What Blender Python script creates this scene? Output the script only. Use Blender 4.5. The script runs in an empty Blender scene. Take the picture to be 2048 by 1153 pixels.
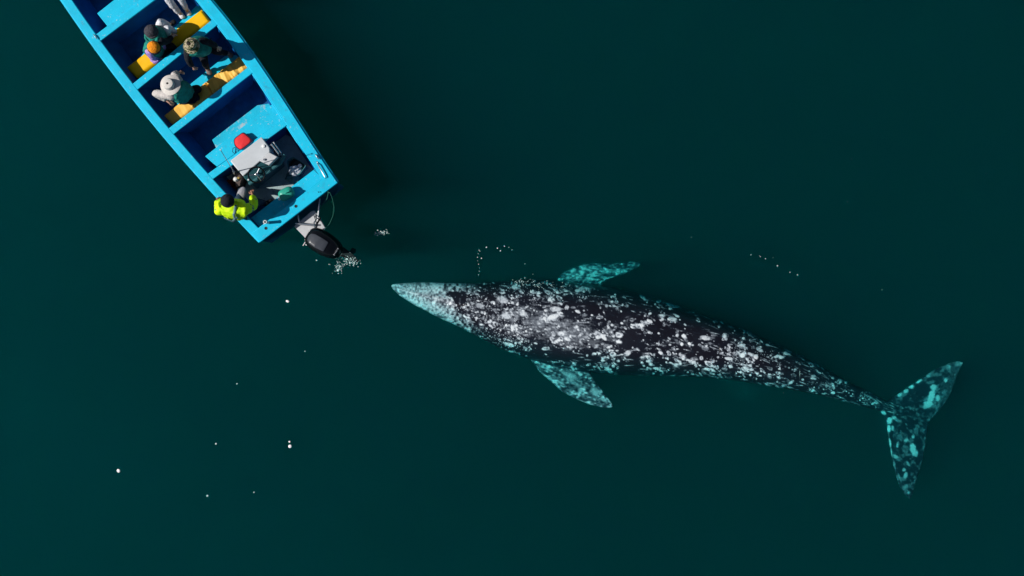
import bpy, bmesh, math, random
import numpy as np
from mathutils import Vector, Matrix, noise as mnoise

C = bpy.context.scene.collection
S = bpy.context.scene
R = math.radians
random.seed(7); rng = np.random.default_rng(11)

# ------------------------------------------------------------------ camera, sky, sun, exposure
H = 18.0                                   # drone height above the sea
cam_d = bpy.data.cameras.new('camera'); cam = bpy.data.objects.new('camera', cam_d); C.objects.link(cam)
cam.location = (0, 0, H); cam_d.sensor_width = 36; cam_d.lens = 36 * H / 20.48
cam_d.clip_end = 400; S.camera = cam
SUN_EL, SUN_DIR = R(43), R(5)              # light travels towards +x, a little towards +y
W = bpy.data.worlds.new('World'); S.world = W; W.use_nodes = True
nt = W.node_tree
sky = nt.nodes.new('ShaderNodeTexSky'); sky.sky_type = 'NISHITA'; sky.sun_disc = False
sky.sun_elevation = SUN_EL; sky.sun_rotation = R(265)
nt.links.new(sky.outputs[0], nt.nodes['Background'].inputs[0]); nt.nodes['Background'].inputs[1].default_value = 0.05
sl = bpy.data.lights.new('sun', 'SUN'); sl.energy = 5.0; sl.angle = R(0.5); sl.color = (1, .965, .91)
so = bpy.data.objects.new('sun', sl); C.objects.link(so); so.location = (-20, -2, 20)
d = Vector((math.cos(SUN_DIR)*math.cos(SUN_EL), math.sin(SUN_DIR)*math.cos(SUN_EL), -math.sin(SUN_EL)))
so.rotation_euler = d.to_track_quat('-Z', 'Y').to_euler()
S.view_settings.view_transform = 'Standard'; S.view_settings.look = 'None'; S.view_settings.exposure = -0.10
S.cycles.volume_bounces = 6; S.cycles.max_bounces = 9; S.cycles.use_denoising = True

# ------------------------------------------------------------------ helpers
def P(px, py, z=0.0):
    """point of the photograph's plan (centimetre grid seen from the drone) at height z"""
    k = (H - z) / H / 100
    return Vector(((px - 1024) * k, (576.5 - py) * k, z))

def mat(name, col, rough=.5, var=.12, scale=8, bump=0., bscale=60, metal=0., coat=0., wear=None, chips=None, spec=.22):
    m = bpy.data.materials.new(name); m.use_nodes = True; t = m.node_tree; n = t.nodes; L = t.links
    b = n['Principled BSDF']; b.inputs['Roughness'].default_value = rough; b.inputs['Metallic'].default_value = metal
    b.inputs['Coat Weight'].default_value = coat; b.inputs['Specular IOR Level'].default_value = spec
    tc = n.new('ShaderNodeTexCoord')
    no = n.new('ShaderNodeTexNoise'); no.inputs['Scale'].default_value = scale; no.inputs['Detail'].default_value = 6
    L.new(tc.outputs['Object'], no.inputs[0])
    mx = n.new('ShaderNodeMix'); mx.data_type = 'RGBA'
    mr = n.new('ShaderNodeMapRange'); mr.inputs[1].default_value = .3; mr.inputs[2].default_value = .7
    L.new(no.outputs[0], mr.inputs[0]); L.new(mr.outputs[0], mx.inputs[0])
    mx.inputs[6].default_value = (*[c * (1 - var) for c in col], 1); mx.inputs[7].default_value = (*[min(1, c * (1 + var)) for c in col], 1)
    out = mx.outputs[2]
    if wear:                                # (colour, scale, low, high): worn or stained patches
        wn = n.new('ShaderNodeTexNoise'); wn.inputs['Scale'].default_value = wear[1]; wn.inputs['Detail'].default_value = 9; wn.inputs['Roughness'].default_value = .7
        L.new(tc.outputs['Object'], wn.inputs[0])
        wr = n.new('ShaderNodeMapRange'); wr.inputs[1].default_value = wear[2]; wr.inputs[2].default_value = wear[3]
        L.new(wn.outputs[0], wr.inputs[0])
        m2 = n.new('ShaderNodeMix'); m2.data_type = 'RGBA'; L.new(wr.outputs[0], m2.inputs[0]); L.new(out, m2.inputs[6])
        m2.inputs[7].default_value = (*wear[0], 1); out = m2.outputs[2]
    if chips:                               # (colour, scale, low, high): small chipped and scuffed marks
        wn = n.new('ShaderNodeTexNoise'); wn.inputs['Scale'].default_value = chips[1]; wn.inputs['Detail'].default_value = 5; wn.inputs['Distortion'].default_value = 1.5
        L.new(tc.outputs['Object'], wn.inputs[0])
        wr = n.new('ShaderNodeMapRange'); wr.inputs[1].default_value = chips[2]; wr.inputs[2].default_value = chips[3]; L.new(wn.outputs[0], wr.inputs[0])
        m2 = n.new('ShaderNodeMix'); m2.data_type = 'RGBA'; L.new(wr.outputs[0], m2.inputs[0]); L.new(out, m2.inputs[6]); m2.inputs[7].default_value = (*chips[0], 1); out = m2.outputs[2]
    L.new(out, b.inputs['Base Color'])
    if bump:
        bn = n.new('ShaderNodeTexNoise'); bn.inputs['Scale'].default_value = bscale; bn.inputs['Detail'].default_value = 4
        L.new(tc.outputs['Object'], bn.inputs[0])
        bu = n.new('ShaderNodeBump'); bu.inputs['Strength'].default_value = bump; bu.inputs['Distance'].default_value = .02
        L.new(bn.outputs[0], bu.inputs['Height']); L.new(bu.outputs[0], b.inputs['Normal'])
    return m

M = {}
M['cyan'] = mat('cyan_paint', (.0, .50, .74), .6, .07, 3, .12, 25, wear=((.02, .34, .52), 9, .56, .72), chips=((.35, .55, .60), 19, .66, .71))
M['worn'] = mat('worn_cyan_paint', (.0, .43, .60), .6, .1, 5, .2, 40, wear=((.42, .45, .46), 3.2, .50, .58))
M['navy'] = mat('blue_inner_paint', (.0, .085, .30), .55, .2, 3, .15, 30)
M['hull'] = mat('hull_paint', (.0, .10, .20), .5, .15, 3)
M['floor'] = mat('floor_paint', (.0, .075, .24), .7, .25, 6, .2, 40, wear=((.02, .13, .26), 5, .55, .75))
M['mat'] = mat('grey_floor_board', (.33, .43, .44), .8, .12, 9, .3, 60, wear=((.2, .24, .25), 14, .55, .7))
M['yellow'] = mat('yellow_vinyl', (.93, .50, .0), .5, .04, 6, .15, 12)
M['yellow2'] = mat('faded_yellow_vinyl', (.92, .52, .09), .5, .06, 8, .2, 12)
M['silver'] = mat('grey_gelcoat', (.52, .55, .58), .35, .05, 8, .05, 40)
M['grey'] = mat('light_grey_panel', (.50, .51, .53), .6, .08, 12, .1, 60, wear=((.35, .36, .37), 14, .6, .75))
M['teal_dark'] = mat('dark_teal_panel', (.03, .12, .14), .5, .15, 6)
M['black'] = mat('black_gloss', (.004, .0045, .006), .22, .2, 8, 0, 1, coat=.25)
M['blackr'] = mat('black_rubber', (.012, .012, .014), .6, .2, 8)
M['topcap'] = mat('smoke_grey_cowl_top', (.05, .056, .068), .25, .15, 6, coat=.4)
M['steel'] = mat('stainless_steel', (.62, .64, .66), .22, .05, 20, metal=.9)
M['white'] = mat('white_plastic', (.78, .8, .8), .35, .05, 10)
M['red'] = mat('red_cloth', (.72, .03, .035), .7, .12, 12, .4, 14)
M['darkred'] = mat('dark_red_cloth', (.16, .02, .015), .85, .3, 12, .4, 30)
M['navystrap'] = mat('navy_strap', (.01, .035, .09), .8, .2, 20)
M['vest'] = mat('teal_vest_cloth', (.012, .21, .17), .75, .3, 9, .8, 22)
M['hivis'] = mat('hi_vis_yellow_cloth', (.62, .95, .01), .65, .12, 7, .9, 10)
M['reflect'] = mat('reflective_tape', (.10, .20, .22), .4, .2, 30)
M['skin'] = mat('skin', (.36, .17, .11), .5, .12, 30, .1, 90)
M['skin2'] = mat('light_skin', (.60, .34, .25), .5, .1, 30, .1, 90)
M['hair'] = mat('dark_hair', (.012, .009, .007), .5, .3, 60, .5, 120)
M['beanie'] = mat('black_knit', (.016, .018, .026), .9, .25, 40, .6, 90)
M['greyknit'] = mat('charcoal_knit', (.06, .058, .07), .9, .25, 40, .6, 90)
M['orange'] = mat('orange_knit', (.85, .27, .01), .85, .18, 16, .8, 40)
M['camo'] = mat('camouflage_cloth', (.05, .07, .02), .9, .3, 20, .3, 60, wear=((.45, .38, .26), 26, .48, .52))
M['canvas'] = mat('cream_canvas', (.62, .58, .54), .85, .08, 20, .3, 60)
M['cream'] = mat('cream_cloth', (.52, .48, .46), .85, .15, 14, .8, 24)
M['whitecl'] = mat('white_cloth', (.66, .67, .72), .8, .1, 12, .8, 22)
M['darkcl'] = mat('black_cloth', (.012, .014, .02), .85, .3, 14, .6, 30)
M['denim'] = mat('dark_denim', (.02, .045, .075), .85, .25, 20, .5, 40)
M['greycl'] = mat('grey_cloth', (.30, .30, .33), .85, .15, 18, .6, 30)
M['lilac'] = mat('lilac_cloth', (.42, .26, .62), .8, .25, 12, .8, 26)
M['boot'] = mat('grey_suede', (.20, .16, .15), .8, .2, 20, .3, 50)
M['eye'] = mat('eye_white', (.8, .8, .8), .2, .02)
M['lip'] = mat('lips', (.35, .10, .09), .5, .05)
M['jug'] = mat('translucent_green_plastic', (.03, .36, .27), .35, .1, 8, .1, 20)
M['tub'] = mat('clear_grey_plastic', (.05, .17, .19), .2, .2, 8)
M['brass'] = mat('brass', (.7, .5, .15), .3, .1, 10, metal=.8)
M['brown'] = mat('brown_case', (.09, .065, .06), .7, .3, 14, .3, 30)
M['rope'] = mat('green_rope', (.02, .12, .09), .8, .3, 60)
M['foam'] = mat('foam_and_glint_white', (.50, .74, .72), .4, .35, 30)
M['glass'] = mat('dark_screen', (.01, .012, .015), .08, .1, 5)

ORG = [Vector((0, 0, 0))]
def tagit(o, label=None, cat=None, group=None, kind=None):
    for k, v in (('label', label), ('category', cat), ('group', group), ('kind', kind)):
        if v: o[k] = v
    return o
def thing(name, label, cat, loc, group=None):
    o = bpy.data.objects.new(name, None); C.objects.link(o); o.location = loc; o.empty_display_size = .2
    return tagit(o, label, cat, group)
def origin_of(o):
    v = Vector(o.location); q = o.parent
    while q: v = v + q.location; q = q.parent
    return v
def link_mesh(name, V, F, m, parent=None, smooth=True, bevel=0., bseg=2, sub=0, loc=None, mats=None, mi=None):
    """V in world coordinates; the mesh is stored relative to the parent's or its own base"""
    if parent is not None: o0 = origin_of(parent)
    else: o0 = Vector(loc) if loc is not None else Vector((0, 0, 0))
    me = bpy.data.meshes.new(name)
    me.from_pydata([Vector(v) - o0 for v in V], [], F)
    for mm in (mats or [m]): me.materials.append(mm)
    if mi:
        for i, p in enumerate(me.polygons): p.material_index = mi[i]
    me.validate()
    bm = bmesh.new(); bm.from_mesh(me); bmesh.ops.recalc_face_normals(bm, faces=bm.faces[:]); bm.to_mesh(me); bm.free()
    if smooth:
        for p in me.polygons: p.use_smooth = True
    o = bpy.data.objects.new(name, me); C.objects.link(o)
    if parent is not None: o.parent = parent
    else: o.location = o0
    if bevel:
        b = o.modifiers.new('bevel', 'BEVEL'); b.width = bevel; b.segments = bseg; b.limit_method = 'ANGLE'; b.angle_limit = R(35)
        b.harden_normals = False
    if sub:
        s_ = o.modifiers.new('sub', 'SUBSURF'); s_.levels = sub; s_.render_levels = sub
    if smooth and (bevel or not sub):
        try: me.set_sharp_from_angle(angle=R(35))
        except Exception: pass
    return o

class MB:
    def __init__(s): s.V = []; s.F = []; s.mi = []; s.k = 0
    def add(s, V, F):
        n = len(s.V); s.V += [Vector(v) for v in V]; s.F += [[i + n for i in f] for f in F]; s.mi += [s.k] * len(F); return s
    def prism(s, top, bot):
        n = len(top)
        return s.add(list(top) + list(bot), [list(range(n)), list(range(2*n-1, n-1, -1))] + [[i, n+i, n+(i+1) % n, (i+1) % n] for i in range(n)])
    def slab(s, poly, z0, z1):              # plan polygon, world xy
        return s.prism([(p[0], p[1], z1) for p in poly], [(p[0], p[1], z0) for p in poly])
    def tube(s, path, r, n=10, cap=True):
        path = [Vector(p) for p in path]; rr = r if isinstance(r, (list, tuple)) else [r] * len(path)
        V = []; up = None
        for i, p in enumerate(path):
            t = (path[min(i+1, len(path)-1)] - path[max(i-1, 0)]).normalized()
            if up is None: up = t.orthogonal().normalized()
            a = (up - t * up.dot(t)).normalized(); up = a; b = t.cross(a)
            for k in range(n):
                an = 2*math.pi*k/n; V.append(p + (a*math.cos(an) + b*math.sin(an)) * rr[i])
        F = [[i*n+k, i*n+(k+1) % n, (i+1)*n+(k+1) % n, (i+1)*n+k] for i in range(len(path)-1) for k in range(n)]
        if cap: F += [list(range(n-1, -1, -1)), [(len(path)-1)*n+k for k in range(n)]]
        return s.add(V, F)
    def ball(s, c, r, mtx=None, nu=16, nv=10, fn=None):
        c = Vector(c); r = Vector(r) if not isinstance(r, (int, float)) else Vector((r, r, r)); V = []; F = []
        def pt(th, ph):
            q = Vector((math.sin(th)*math.cos(ph), math.sin(th)*math.sin(ph), math.cos(th)))
            if fn: q = fn(q)
            q = Vector((q.x*r.x, q.y*r.y, q.z*r.z))
            if mtx: q = mtx @ q
            return c + q
        V.append(pt(0, 0))
        for i in range(1, nv):
            for k in range(nu): V.append(pt(math.pi*i/nv, 2*math.pi*k/nu))
        V.append(pt(math.pi, 0)); e = len(V)-1
        for k in range(nu): F.append([0, 1+k, 1+(k+1) % nu]); F.append([e, e-nu+(k+1) % nu, e-nu+k])
        for i in range(nv-2):
            for k in range(nu): a = 1+i*nu; F.append([a+k, a+nu+k, a+nu+(k+1) % nu, a+(k+1) % nu])
        return s.add(V, F)
    def lathe(s, prof, mtx, n=28):          # prof: (radius, height) list; mtx 4x4 to world
        V = []; F = []
        for r, z in prof:
            for k in range(n):
                a = 2*math.pi*k/n; V.append(mtx @ Vector((r*math.cos(a), r*math.sin(a), z)))
        for i in range(len(prof)-1):
            for k in range(n): F.append([i*n+k, i*n+(k+1) % n, (i+1)*n+(k+1) % n, (i+1)*n+k])
        if prof[0][0] > 1e-6: F.append(list(range(n-1, -1, -1)))
        if prof[-1][0] > 1e-6: F.append([(len(prof)-1)*n+k for k in range(n)])
        return s.add(V, F)
    def build(s, name, m, parent=None, **k):
        if isinstance(m, list): k['mats'] = m; k['mi'] = s.mi; m = m[0]
        return link_mesh(name, s.V, s.F, m, parent, **k)

def rc(poly, r=.03, n=4):
    """round the corners of a plan polygon"""
    poly = [Vector((p[0], p[1])) for p in poly]; out = []
    for i, p in enumerate(poly):
        a = (poly[i-1] - p).normalized(); b = (poly[(i+1) % len(poly)] - p).normalized()
        A, B = p + a*r, p + b*r
        for k in range(n+1):
            t = k/n; out.append((1-t)**2*A + 2*t*(1-t)*p + t*t*B)
    return out

# ------------------------------------------------------------------ the sea: opaque dark backing plane below, light-scattering water above it
BIG = 60
deep = MB().add([(-BIG, -BIG, -9), (BIG, -BIG, -9), (BIG, BIG, -9), (-BIG, BIG, -9)], [[0, 1, 2, 3]]).build('water', mat('dark_backing', (.0, .03, .035), .9, .2, .2))  # opaque dark plane added under the scattering water to close off the depth
tagit(deep, 'dark teal opaque plane backing the deep sea under the boat and the whale', None, None, 'structure')
vm = bpy.data.materials.new('sea_water'); vm.use_nodes = True; t = vm.node_tree; t.nodes.remove(t.nodes['Principled BSDF'])
sc_ = t.nodes.new('ShaderNodeVolumeScatter'); ab = t.nodes.new('ShaderNodeVolumeAbsorption'); ad = t.nodes.new('ShaderNodeAddShader')
sc_.inputs['Color'].default_value = (.05, .74, 1, 1); sc_.inputs['Density'].default_value = .026; sc_.inputs['Anisotropy'].default_value = 0.0
ab.inputs['Color'].default_value = (.0, .900, .878, 1); ab.inputs['Density'].default_value = 2.0
fwd_ = t.nodes.new('ShaderNodeVolumeScatter'); fwd_.inputs['Color'].default_value = (.05, .78, 1, 1); fwd_.inputs['Density'].default_value = .38; fwd_.inputs['Anisotropy'].default_value = .9
ad0 = t.nodes.new('ShaderNodeAddShader'); t.links.new(sc_.outputs[0], ad0.inputs[0]); t.links.new(fwd_.outputs[0], ad0.inputs[1]); t.links.new(ad0.outputs[0], ad.inputs[0])   # murk: plankton scatters mostly forward and softens what lies deeper
t.links.new(ab.outputs[0], ad.inputs[1]); t.links.new(ad.outputs[0], t.nodes['Material Output'].inputs['Volume'])
b = MB().prism([(-55, -55, 0), (55, -55, 0), (55, 55, 0), (-55, 55, 0)], [(-55, -55, -8.9), (55, -55, -8.9), (55, 55, -8.9), (-55, 55, -8.9)]).build('murky_water', vm, smooth=False)
tagit(b, 'murky teal sea water lit from above', None, None, 'structure')

# ------------------------------------------------------------------ grey whale
def interp(x, pts): return np.interp(x, [p[0] for p in pts], [p[1] for p in pts])
TOPL = [(783,571),(786,569),(800,567),(825,565.5),(850,564.5),(900,566),(950,567),(1000,563),(1050,559),(1100,560),(1150,563),(1200,570),(1250,580),(1300,593),(1350,610),(1400,628),(1450,646),(1500,664),(1550,687),(1600,711),(1650,738),(1700,765),(1750,790),(1780,805),(1810,822),(1840,838)]
LOWL = [(783,574),(786,579),(800,592),(830,611),(870,632),(920,655),(960,676),(1000,698),(1050,716),(1100,731),(1150,742),(1200,748),(1250,751),(1300,752),(1400,755),(1450,759),(1500,766),(1550,775),(1600,783),(1650,793),(1700,807),(1750,820),(1780,829),(1810,840),(1840,848)]
ZTOP = [(783,-.26),(800,-.17),(850,-.11),(900,-.05),(950,.02),(1000,.045),(1100,.05),(1250,.05),(1400,.04),(1500,-.02),(1580,-.11),(1650,-.23),(1700,-.33),(1750,-.43),(1790,-.48),(1840,-.54)]
HGT = [(783,.10),(800,.30),(850,.55),(900,.8),(1000,1.3),(1150,1.75),(1300,1.7),(1400,1.45),(1500,1.1),(1600,.75),(1700,.48),(1790,.26),(1840,.05)]

# skin pattern (scars, barnacle patches) as a field over the whale's own plan, 1 cm cells
X0, Y0, NX, NY = 770, 510, 1180, 500
pat = np.zeros((NY, NX)); warm = np.zeros((NY, NX))
def smooth_noise(cell, seed):
    g = np.random.default_rng(seed).random((int(NY/cell)+4, int(NX/cell)+4))
    yy, xx = np.mgrid[0:NY, 0:NX]; fy, fx = yy/cell, xx/cell; iy, ix = fy.astype(int), fx.astype(int); ty, tx = fy-iy, fx-ix
    ty = ty*ty*(3-2*ty); tx = tx*tx*(3-2*tx)
    return (g[iy, ix]*(1-tx)*(1-ty) + g[iy, ix+1]*tx*(1-ty) + g[iy+1, ix]*(1-tx)*ty + g[iy+1, ix+1]*tx*ty)
yy, xx = np.mgrid[0:NY, 0:NX]; XX, YY = xx + X0, yy + Y0
yt, yl = interp(XX, TOPL), interp(XX, LOWL); lat = (YY - (yt+yl)/2) / np.maximum((yl-yt)/2, 1)
fine = .5*smooth_noise(3, 1) + .3*smooth_noise(1.6, 2) + .2*smooth_noise(7, 3)
blot = .6*smooth_noise(26, 4) + .4*smooth_noise(12, 5)
slope = .25
def splat(cx, cy, ra, rb, ang, amp, ring=False, soft=.25):
    r = int(max(ra, rb)*1.6 + 3); x0, x1, y0, y1 = int(cx-X0)-r, int(cx-X0)+r, int(cy-Y0)-r, int(cy-Y0)+r
    if x0 < 0 or y0 < 0 or x1 >= NX or y1 >= NY: return
    gx, gy = XX[y0:y1, x0:x1]-cx, YY[y0:y1, x0:x1]-cy; c, s_ = math.cos(ang), math.sin(ang)
    dd = np.sqrt(((gx*c+gy*s_)/ra)**2 + ((-gx*s_+gy*c)/rb)**2) + (fine[y0:y1, x0:x1]-.5)*.55
    v = np.clip((1.0-dd)/soft, 0, 1)*amp
    if ring: v = v*(.55 + .45*np.clip(1.2-np.abs(dd-.72)*5, 0, 1))
    pat[y0:y1, x0:x1] = np.maximum(pat[y0:y1, x0:x1], v)
def dens(x, y):
    t_ = (y - (interp(x, TOPL)+interp(x, LOWL))/2) / ((interp(x, LOWL)-interp(x, TOPL))/2 + 1)
    if abs(t_) > .97: return 0
    dn = .30
    dn += .75*math.exp(-((x-1120)/120)**2 - ((y-(640+(x-1000)*.22))/34)**2)
    dn += .30*math.exp(-((x-1290)/90)**2 - ((y-655)/30)**2)
    dn += .35*math.exp(-((x-1370)/130)**2 - ((y-712)/22)**2)
    dn += .40*math.exp(-((x-1090)/110)**2 - ((y-590)/20)**2)
    dn -= .45*math.exp(-((x-1140)/50)**2 - ((y-700)/18)**2)
    dn -= .40*math.exp(-((x-1220)/36)**2 - ((y-632)/13)**2)
    dn -= .35*math.exp(-((x-1250)/70)**2 - ((y-690)/20)**2)
    dn -= .25*math.exp(-((x-1400)/90)**2 - ((y-655)/20)**2)
    if x > 1560: dn -= .12
    return dn * (.15 + 3.2*max(0, blot[int(y-Y0), int(x-X0)]-.28))
n = 0
while n < 1500:
    x = random.uniform(900, 1780); a, b_ = interp(x, TOPL), interp(x, LOWL); y = random.uniform(a, b_)
    if random.random() > dens(x, y)*1.15: continue
    r = min(7.5, 1.5*math.exp(random.gauss(.40, .55))); asp = random.uniform(1.1, 2.5)
    sl_ = .08 + .32*min(1, max(0, (x-1050)/350)); edge = abs((y-(a+b_)/2)/((b_-a)/2))
    if edge > .7: asp *= 1.5; r *= .8
    if x < 1090: r *= .75
    if x > 1600: r *= max(.5, 1-(x-1600)/260)
    splat(x, y, r*asp, r, math.atan(sl_) + random.gauss(0, .3), random.choice((.35, .5, .6, .75, .9, 1.0)), random.random() < .4, soft=random.choice((.3, .55, .8)))
    if random.random() < .35:
        for _ in range(random.randint(1, 4)):
            splat(x+random.gauss(0, r*1.7), y+random.gauss(0, r*1.1), r*.8, r*.7, random.random()*3, random.choice((.6, .8, 1.0)), random.random() < .4)
    n += 1
for _ in range(1500):                      # a finer generation of small greyish spots between the big ones
    x = random.uniform(930, 1760); a, b_ = interp(x, TOPL), interp(x, LOWL); y = random.uniform(a, b_)
    if random.random() > dens(x, y)*1.3+.12: continue
    splat(x, y, random.uniform(1.0, 2.6), random.uniform(.8, 1.5), .25+random.gauss(0, .4), random.uniform(.3, .75), soft=.6)
for _ in range(420):                       # long pale scratches along the flanks
    x = random.uniform(1000, 1790); a, b_ = interp(x, TOPL), interp(x, LOWL); y = a + (b_-a)*random.choice((random.betavariate(1, 3), random.random(), 1-random.betavariate(1, 3)))
    s1 = (interp(x+15, TOPL if y < (a+b_)/2 else LOWL)-interp(x-15, TOPL if y < (a+b_)/2 else LOWL))/30
    splat(x, y, random.uniform(5, 17), random.uniform(.7, 1.5), math.atan(s1)+random.gauss(0, .12), random.choice((.35, .5, .7)), soft=.5)
pat = np.clip((pat-.12)*1.25, 0, 1.2)*np.clip(.40 + 1.15*fine, 0, 1.15)
# streaks that run along the body
def streak_noise(cu, cv, seed):
    g = np.random.default_rng(seed).random((400, 400)); th = np.clip((XX-1000)/350, 0, 1)*.30+.06
    vv = YY - (np.interp(XX, [p[0] for p in TOPL], [p[1] for p in TOPL]) + np.interp(XX, [p[0] for p in LOWL], [p[1] for p in LOWL]))/2 + 300
    fu, fv = (XX-X0)/cu, vv/cv; iu, iv = fu.astype(int) % 398, fv.astype(int) % 398; tu, tv = fu-np.floor(fu), fv-np.floor(fv); tu = tu*tu*(3-2*tu); tv = tv*tv*(3-2*tv)
    return g[iv, iu]*(1-tu)*(1-tv)+g[iv, iu+1]*tu*(1-tv)+g[iv+1, iu]*(1-tu)*tv+g[iv+1, iu+1]*tu*tv
stk = .55*streak_noise(13, 3.2, 31) + .45*streak_noise(6, 1.7, 32)
pat = np.maximum(pat, np.clip((stk-.52)*4, 0, 1)*.42*(.4+fine)*np.clip(blot*1.6-.25, 0, 1)*np.clip((XX-930)/80, 0, 1))
pat *= 1 - .55*np.clip((.40-stk)*6, 0, 1)
# cloudy pale wash over the shoulders
wash = np.exp(-((XX-1100)/130)**2 - ((YY-(635+(XX-1000)*.2))/36)**2)*.42*(.35+1.3*stk) + .10*np.clip(blot-.4, 0, 1)*2
pat = np.maximum(pat, wash*(.5+fine))
# head: barnacle-crusted pale rostrum with cross ripples, dark V behind it
hd = np.clip((985 - XX - 26*np.abs(lat)**2*0 )/70, 0, 1)
rip = .5+.5*np.sin((XX + 10*lat**2 + 16*smooth_noise(14, 8) + 9*smooth_noise(5, 18))/1.5)
headp = hd*(.60 + .20*(rip-.3)*np.clip((930-XX)/60, 0, 1) + .75*(fine-.5) + .30*(blot-.5))
headp *= np.clip(1 - .75*np.clip(.62-smooth_noise(5, 9), 0, 1)*3*np.clip((XX-850)/70, 0, 1), .15, 1)
pat = np.maximum(pat, headp)
def dark(cx, cy, ra, rb, ang, amp):
    gx, gy = XX-cx, YY-cy; c, s_ = math.cos(ang), math.sin(ang)
    dd = np.sqrt(((gx*c+gy*s_)/ra)**2 + ((-gx*s_+gy*c)/rb)**2) + (fine-.5)*.9
    pat[:] = pat*(1 - amp*np.clip((1.1-dd)/.35, 0, 1))
dark(915, 588, 17, 4, .06, .9); dark(912, 603, 17, 3.2, .95, .85); dark(925, 622, 15, 3, .9, .6); dark(935, 594, 20, 2.5, -.1, .6)
dark(922, 600, 18, 6, .75, .6); dark(915, 590, 22, 6, .1, .8); dark(948, 640, 14, 4, .9, .6); dark(985, 574, 26, 6, -.05, .7); dark(1000, 690, 20, 5, .35, .8); dark(880, 640, 16, 2.5, .45, .5); dark(850, 622, 18, 2, .5, .4); dark(905, 655, 18, 3, .45, .5); dark(860, 600, 12, 2, .4, .3); dark(985, 628, 9, 5, .2, .6); dark(1015, 612, 14, 5, 0, .6); dark(1040, 645, 9, 5, .4, .5); dark(970, 640, 8, 12, 0, .35)
for (cx, cy, ra, rb) in ((945, 607, 6, 3), (1005, 600, 16, 10), (960, 612, 14, 7), (1030, 575, 10, 6), (1012, 632, 14, 9), (1046, 628, 12, 8)):
    splat(cx, cy, ra, rb, .3, .7, soft=.5)
for _ in range(900):                        # crust and whale lice: tiny bright grains on the head, neck and tail stock
    z_ = random.random()
    if z_ < .42: x, y = random.gauss(1015, 26), random.gauss(668, 20)
    elif z_ < .62: x, y = random.gauss(955, 22), random.gauss(620, 22)
    elif z_ < .82: x, y = random.gauss(1060, 50), random.gauss(578, 13)
    else: x, y = random.gauss(1500, 40), random.gauss(712, 16)
    splat(x, y, random.uniform(.7, 1.5), random.uniform(.6, 1.2), random.random()*3, random.uniform(.8, 1.25), soft=.6)
# flippers and flukes: broad pale patches on dark skin
fin = (XX > 1760) | (YY > interp(XX, LOWL)+0) | (YY < interp(XX, TOPL)-0)
finn = .55*smooth_noise(8, 21) + .45*smooth_noise(4, 22)
flip = (.22 + .50*np.clip((.35*finn+.40*stk+.25*fine-.44)*5, 0, 1))*(XX < 1320)*(.35+1.3*fine)
pat = np.where(fin & (XX < 1320), np.maximum(pat*0, flip), pat)
for args in ((1140,752,30,10,.45,.55),(1190,785,17,13,.9,.60),(1208,800,14,6,.7,.62),(1120,765,16,4,.6,.6),(1150,768,20,6,.5,.5),
             (1262,533,18,8,-.2,.62),(1208,543,13,6,.2,.5),(1200,532,4,10,0,.4),(1180,560,22,3,0,.6),(1150,548,16,4,-.3,.35),(1235,540,12,5,-.3,.45)):
    splat(*args, soft=.6)
for _ in range(110):
    splat(random.uniform(1080, 1225), random.uniform(725, 815), random.uniform(1, 5), random.uniform(.8, 2), .7+random.gauss(0, .5), random.uniform(.4, .8), random.random() < .3)
    splat(random.uniform(1120, 1280), random.uniform(523, 568), random.uniform(1, 6), random.uniform(.7, 1.8), -.25+random.gauss(0, .4), random.uniform(.35, .7), random.random() < .3)
for args in ((1862,795,8,23,.3,1),(1857,808,14,10,-.5,.9),(1876,797,6,8,0,.9),(1850,814,8,4,-.8,.8),(1867,775,9,7,.4,.9),(1891,761,5,5,0,.9),(1822,773,7,6,0,1),(1838,763,8,4,-.6,1),
             (1812,783,8,5,-.5,.95),(1800,790,7,4,-.5,.9),(1856,753,6,4,0,.7),(1826,899,8,17,-.15,1),(1832,907,6,9,0,.8),(1812,881,7,5,-.4,.8),(1826,874,4,6,0,.8),
             (1795,890,3,9,.2,.8),(1792,915,6,6,0,.75),(1789,912,4,3,0,.8),(1816,928,3,8,-.5,.7),(1808,940,5,5,0,.8),(1811,952,5,9,.3,.8),(1779,842,7,9,0,1),(1788,836,6,5,0,.9),
             (1767,826,8,5,.6,.85),(1778,858,4,10,0,.95),(1785,856,4,7,0,.8),(1780,885,2.5,12,-.15,.95),(1783,905,2,12,-.1,.8),(1789,930,2,14,-.2,.6),(1799,955,2,14,-.35,.6),
             (1796,842,10,4,.3,.6),(1821,817,3,3,0,.6),(1833,819,3,3,0,.6),(1812,815,3,2,0,.5),(1864,842,5,6,-.6,.5),(1850,877,3,3,0,.7),(1848,902,2,4,0,.5),(1829,955,5,3,0,.5)):
    splat(args[0], args[1], args[2], args[3], args[4], args[5]*.82, soft=.4)
for a_ in ((1811, 974, 9, 14, 1.1, .5), (1817, 986, 5, 8, 1.1, .6), (1915, 730, 12, 6, -.3, .5), (1922, 727, 5, 4, 0, .6)): splat(*a_, soft=.7)
pat = np.maximum(pat, (XX > 1785)*(.17 + .30*np.clip((finn-.55)*6, 0, 1)*(.2+fine) + .22*np.clip((XX-1840-np.clip(850-YY, 0, 99)*.35)/40, 0, 1)*fine))
for _ in range(150):
    splat(random.uniform(1780, 1920), random.uniform(725, 985), random.uniform(1, 2.6), random.uniform(.8, 2), random.random()*3, random.uniform(.25, .6))

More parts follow.
